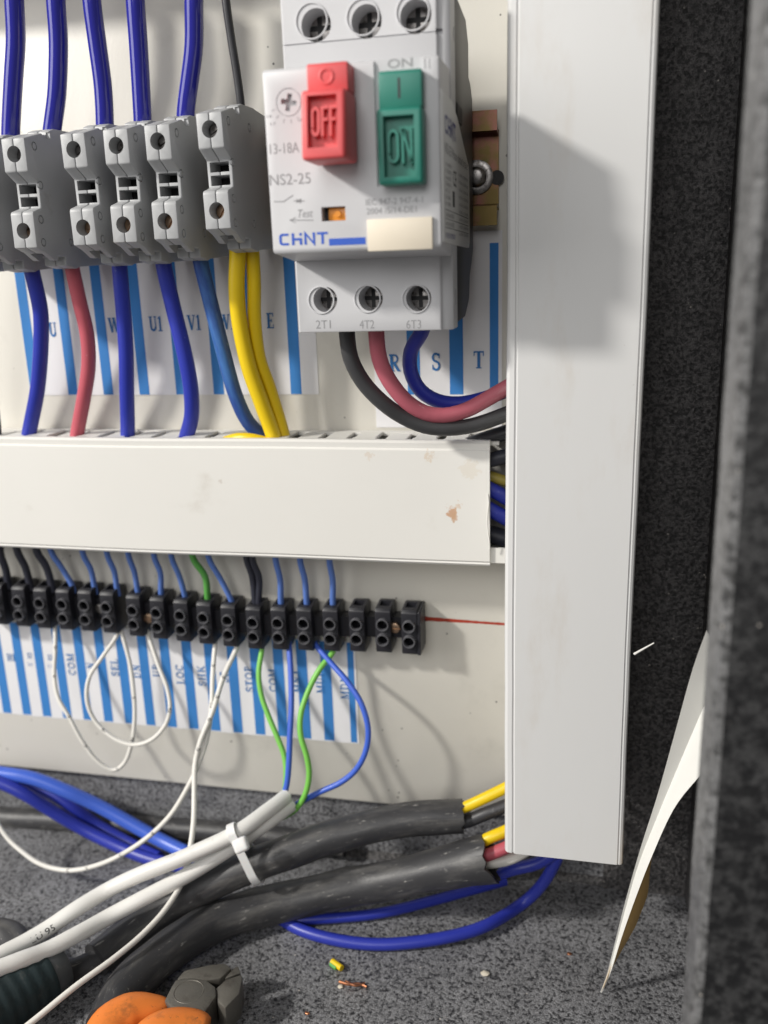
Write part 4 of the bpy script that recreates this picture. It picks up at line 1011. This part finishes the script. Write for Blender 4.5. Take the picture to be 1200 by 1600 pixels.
bm = NB(); prism(bm, [hc + tdir * 2.7 + bb * 2.6, hc - tdir * 2.7 + bb * 2.6, hc - tdir * 2.7 - bb * 2.6, hc + tdir * 2.7 - bb * 2.6], nn * -1.5, nn * 2.0); bev(bm, 1.1, 3); obj('tie_head', bm, 'nylon', tie)
# black cable end at the far lower side, ribbed tool handle
wire('cable', [(-60, 1475, 7, 'h'), (-20, 1462, 6.4, 'h'), (12, 1466, 6.4, 'h'), (34, 1492, 6.4, 'h'), (45, 1530, 6.5, 'h')], 6.2, 'cable_black', 'dark cable bend showing behind the white cables beside the ribbed handle', 'cable', None, 3, 18)
hd0 = F(70, 1522, 10.5); hd1 = F(-95, 1632, 10.5)
ax = (hd1 - hd0).normalized()
tool = thing('tool_handle', 'dark teal ribbed rubber tool handle with grey collar lying on the cabinet floor', 'tool handle', (hd0.x, hd0.y, 0))
bm = tube(NB(), [hd0 + ax * (k * .9) for k in range(60)], lambda s: 10.0 + .22 * math.sin(s * 53 * 1.6), 28); obj('ribbed_grip', bm, 'teal_rubber', tool)
bm = tube(NB(), [hd0 - ax * q for q in (-1.0, 1.5, 4.0, 6.0, 7.2)], lambda s: (10.0, 9.6, 9.2, 8.2, 5.0)[round(s * 4)], 28); obj('collar', bm, 'collar_grey', tool)
# pliers
pl = thing('pliers', 'diagonal cutting pliers with orange handles and dark grey steel head', 'pliers', F(295, 1549, 0))
def plate(name, pix, h, th, mat, bv=.8):
    bm = prism(NB(), [F(x, y, h) for x, y in pix], Vector((0, 0, 0)), EZ * -th); bev(bm, bv, 2, 30); return obj(name, bm, mat, pl)
hp = 15
joint = plate('joint_plate', [(256, 1563), (268, 1540), (274, 1530), (300, 1527), (322, 1530), (337, 1541), (338, 1556), (322, 1578), (312, 1590), (286, 1583), (266, 1572)], hp, 11, 'plier_steel')
plate('jaw', [(275, 1530), (288, 1515), (330, 1506), (352, 1504), (362, 1512), (345, 1528), (322, 1532), (300, 1528)], hp - 1.5, 9, 'plier_steel')
plate('jaw', [(336, 1544), (352, 1530), (378, 1521), (379, 1530), (374, 1552), (352, 1575), (340, 1566)], hp - .8, 10, 'plier_steel')
plate('cutting_edge', [(351, 1529), (362, 1514), (372, 1509), (376, 1520)], hp - 2.5, 3, 'plier_steel', .3)
c = F(295, 1549, hp); bm = ring(NB(), c - EZ * .2, EZ, 4.6, 5.0, .28, 36); obj('rivet_ring', bm, 'plier_steel', joint)
def handle(pts, rad):
    path = spline([F(*q) for q in pts], 1.2)
    bm = tube(NB(), path, rad, 24, flat=lambda s: .7); return obj('handle_grip', bm, 'plier_orange', pl, smooth=70)
handle([(264, 1572, 12), (240, 1574, 12.5), (207, 1579, 13), (174, 1597, 13), (156, 1635, 12), (156, 1700, 11)], lambda s: 2.2 + 4.5 * min(1, s * 3.2) ** .7)
handle([(324, 1606, 13), (300, 1602, 13.5), (264, 1607, 14), (236, 1624, 14), (225, 1680, 12), (225, 1740, 11)], lambda s: 3.4 + 3.5 * min(1, s * 3.5) ** .6)
# ================================================================== sticker sheet leaning in the corner
ST = [((1104, 985), (1128, 1040), (1150, 1130)), ((1084, 1040), (1108, 1084), (1130, 1160)), ((1056, 1140), (1066, 1182), (1096, 1208)), ((1028, 1240), (1026, 1278), (1056, 1258)), ((1000, 1328), (996, 1355), (1020, 1334)),
      ((976, 1412), (977, 1420), (994, 1400)), ((960, 1476), (961, 1482), (972, 1462)), ((946, 1530), (948, 1532), (953, 1522)), ((938, 1550), (939.5, 1551), (942, 1548))]
dT = -F(938, 1550, .3).y
dL = [dT + q for q in (10, 9, 7.5, 6, 4.5, 3, 1.8, .8, 0)]
st = thing('sticker_sheet', 'curled white sticker sheet with brown back leaning in the cabinet corner', 'sticker', F(938, 1550, 0))
def sheet(cols, name, mat, th):
    bm = NB(); G = []
    rails = [spline(c, 3) for c in cols]; n_ = 40
    def samp(r, t):
        x = t * (len(r) - 1); i = min(int(x), len(r) - 2); return r[i].lerp(r[i + 1], x - i)
    for i in range(n_ + 1): G.append([samp(r, i / n_) for r in rails])
    rows = []
    for layer in (0, 1):
        rows.append([[bm.verts.new(p + OUT * (th * layer)) for p in g] for g in G])
    m_ = len(cols)
    for layer in rows:
        for i in range(n_):
            for j in range(m_ - 1): bm.faces.new((layer[i][j], layer[i][j + 1], layer[i + 1][j + 1], layer[i + 1][j]))
    A, B = rows
    for i in range(n_):
        for j in (0, m_ - 1): bm.faces.new((A[i][j], A[i + 1][j], B[i + 1][j], B[i][j]))
    for i in (0, n_):
        for j in range(m_ - 1): bm.faces.new((A[i][j], A[i][j + 1], B[i][j + 1], B[i][j]))
    bmesh.ops.recalc_face_normals(bm, faces=bm.faces); return obj(name, bm, mat, st, smooth=50)
cL = [P(*s[0], d) for s, d in zip(ST, dL)]
cF = [P(*s[1], d - 2.5 * (1 - i / 8) ** 1.5) for i, (s, d) in enumerate(zip(ST, dL))]
cR = [P(*s[2], d + 6 * (1 - i / 8)) for i, (s, d) in enumerate(zip(ST, dL))]
sheet([cL, cF], 'shaded_leaf', 'sticker_white', .15)
sheet([cF, cR], 'front_leaf', 'sticker_white', .15)
BR = [((1020, 1334), (1016, 1351)), ((1000, 1372), (1012, 1397)), ((990, 1405), (1001, 1427)), ((976, 1448), (992, 1449)), ((962, 1488), (976, 1477)), ((950, 1524), (958, 1510)), ((940, 1549), (945, 1540))]
bL = [P(*s[0], dT + 1.5) for s in BR]; bR = [P(*s[1], dT - 4 + i * .6) for i, s in enumerate(BR)]
sheet([bL, bR], 'brown_back', 'sticker_brown', .12)
# ================================================================== scraps on the floor
t = thing('wire_offcut', 'small yellow and green snipped wire end on the floor', 'wire offcut', F(526, 1509, 0), 'scraps on the cabinet floor')
a, b = F(519, 1502, 1.3), F(534, 1513, 1.3)
bm = tube(NB(), [a, a.lerp(b, .5), b], 1.15, 12); obj('yellow_side', bm, 'wire_yellow', t)
a2, b2 = a + Vector((-.3, -.9, -.35)), a.lerp(b, .62) + Vector((-.3, -.9, -.35)); bm = tube(NB(), [a2, a2.lerp(b2, .5), b2], .8, 10); obj('green_side', bm, 'wire_green_dark', t)
bm = NB(); tube(bm, spline([F(530, 1534, .6), F(545, 1538, .9), F(560, 1537, .6), F(573, 1542, .5)], 1), .5, 7)
tube(bm, spline([F(540, 1533, .5), F(555, 1540, 1.2), F(570, 1536, .6)], 1), .4, 7)
tag(obj('copper_scrap', bm, 'copper'), 'frayed copper strand scrap beside the snipped wire end', 'copper scrap', 'scraps on the cabinet floor')
def crumb(px, py, r, mat, lab):
    bm = bmesh.new(); bmesh.ops.create_icosphere(bm, subdivisions=2, radius=r); c = F(px, py, r * .5)
    for v in bm.verts: v.co = Vector((v.co.x * 1.3, v.co.y, v.co.z * .6)) * (1 + .35 * mnoise.noise(v.co * 1.5 + Vector((px, 0, 0)))) + c
    tag(obj('crumb', bm, mat), lab, 'crumb', 'scraps on the cabinet floor')
crumb(758, 1521, 1.2, 'crumb', 'pale crumb on the floor below the blue wire loop')
crumb(890, 1490, .7, 'copper', 'tiny copper crumb on the floor near the sticker sheet')
crumb(480, 1583, .7, 'copper', 'tiny copper crumb on the floor beside the pliers jaws')
crumb(532, 1542, .8, 'crumb', 'tiny white crumb touching the copper scrap')
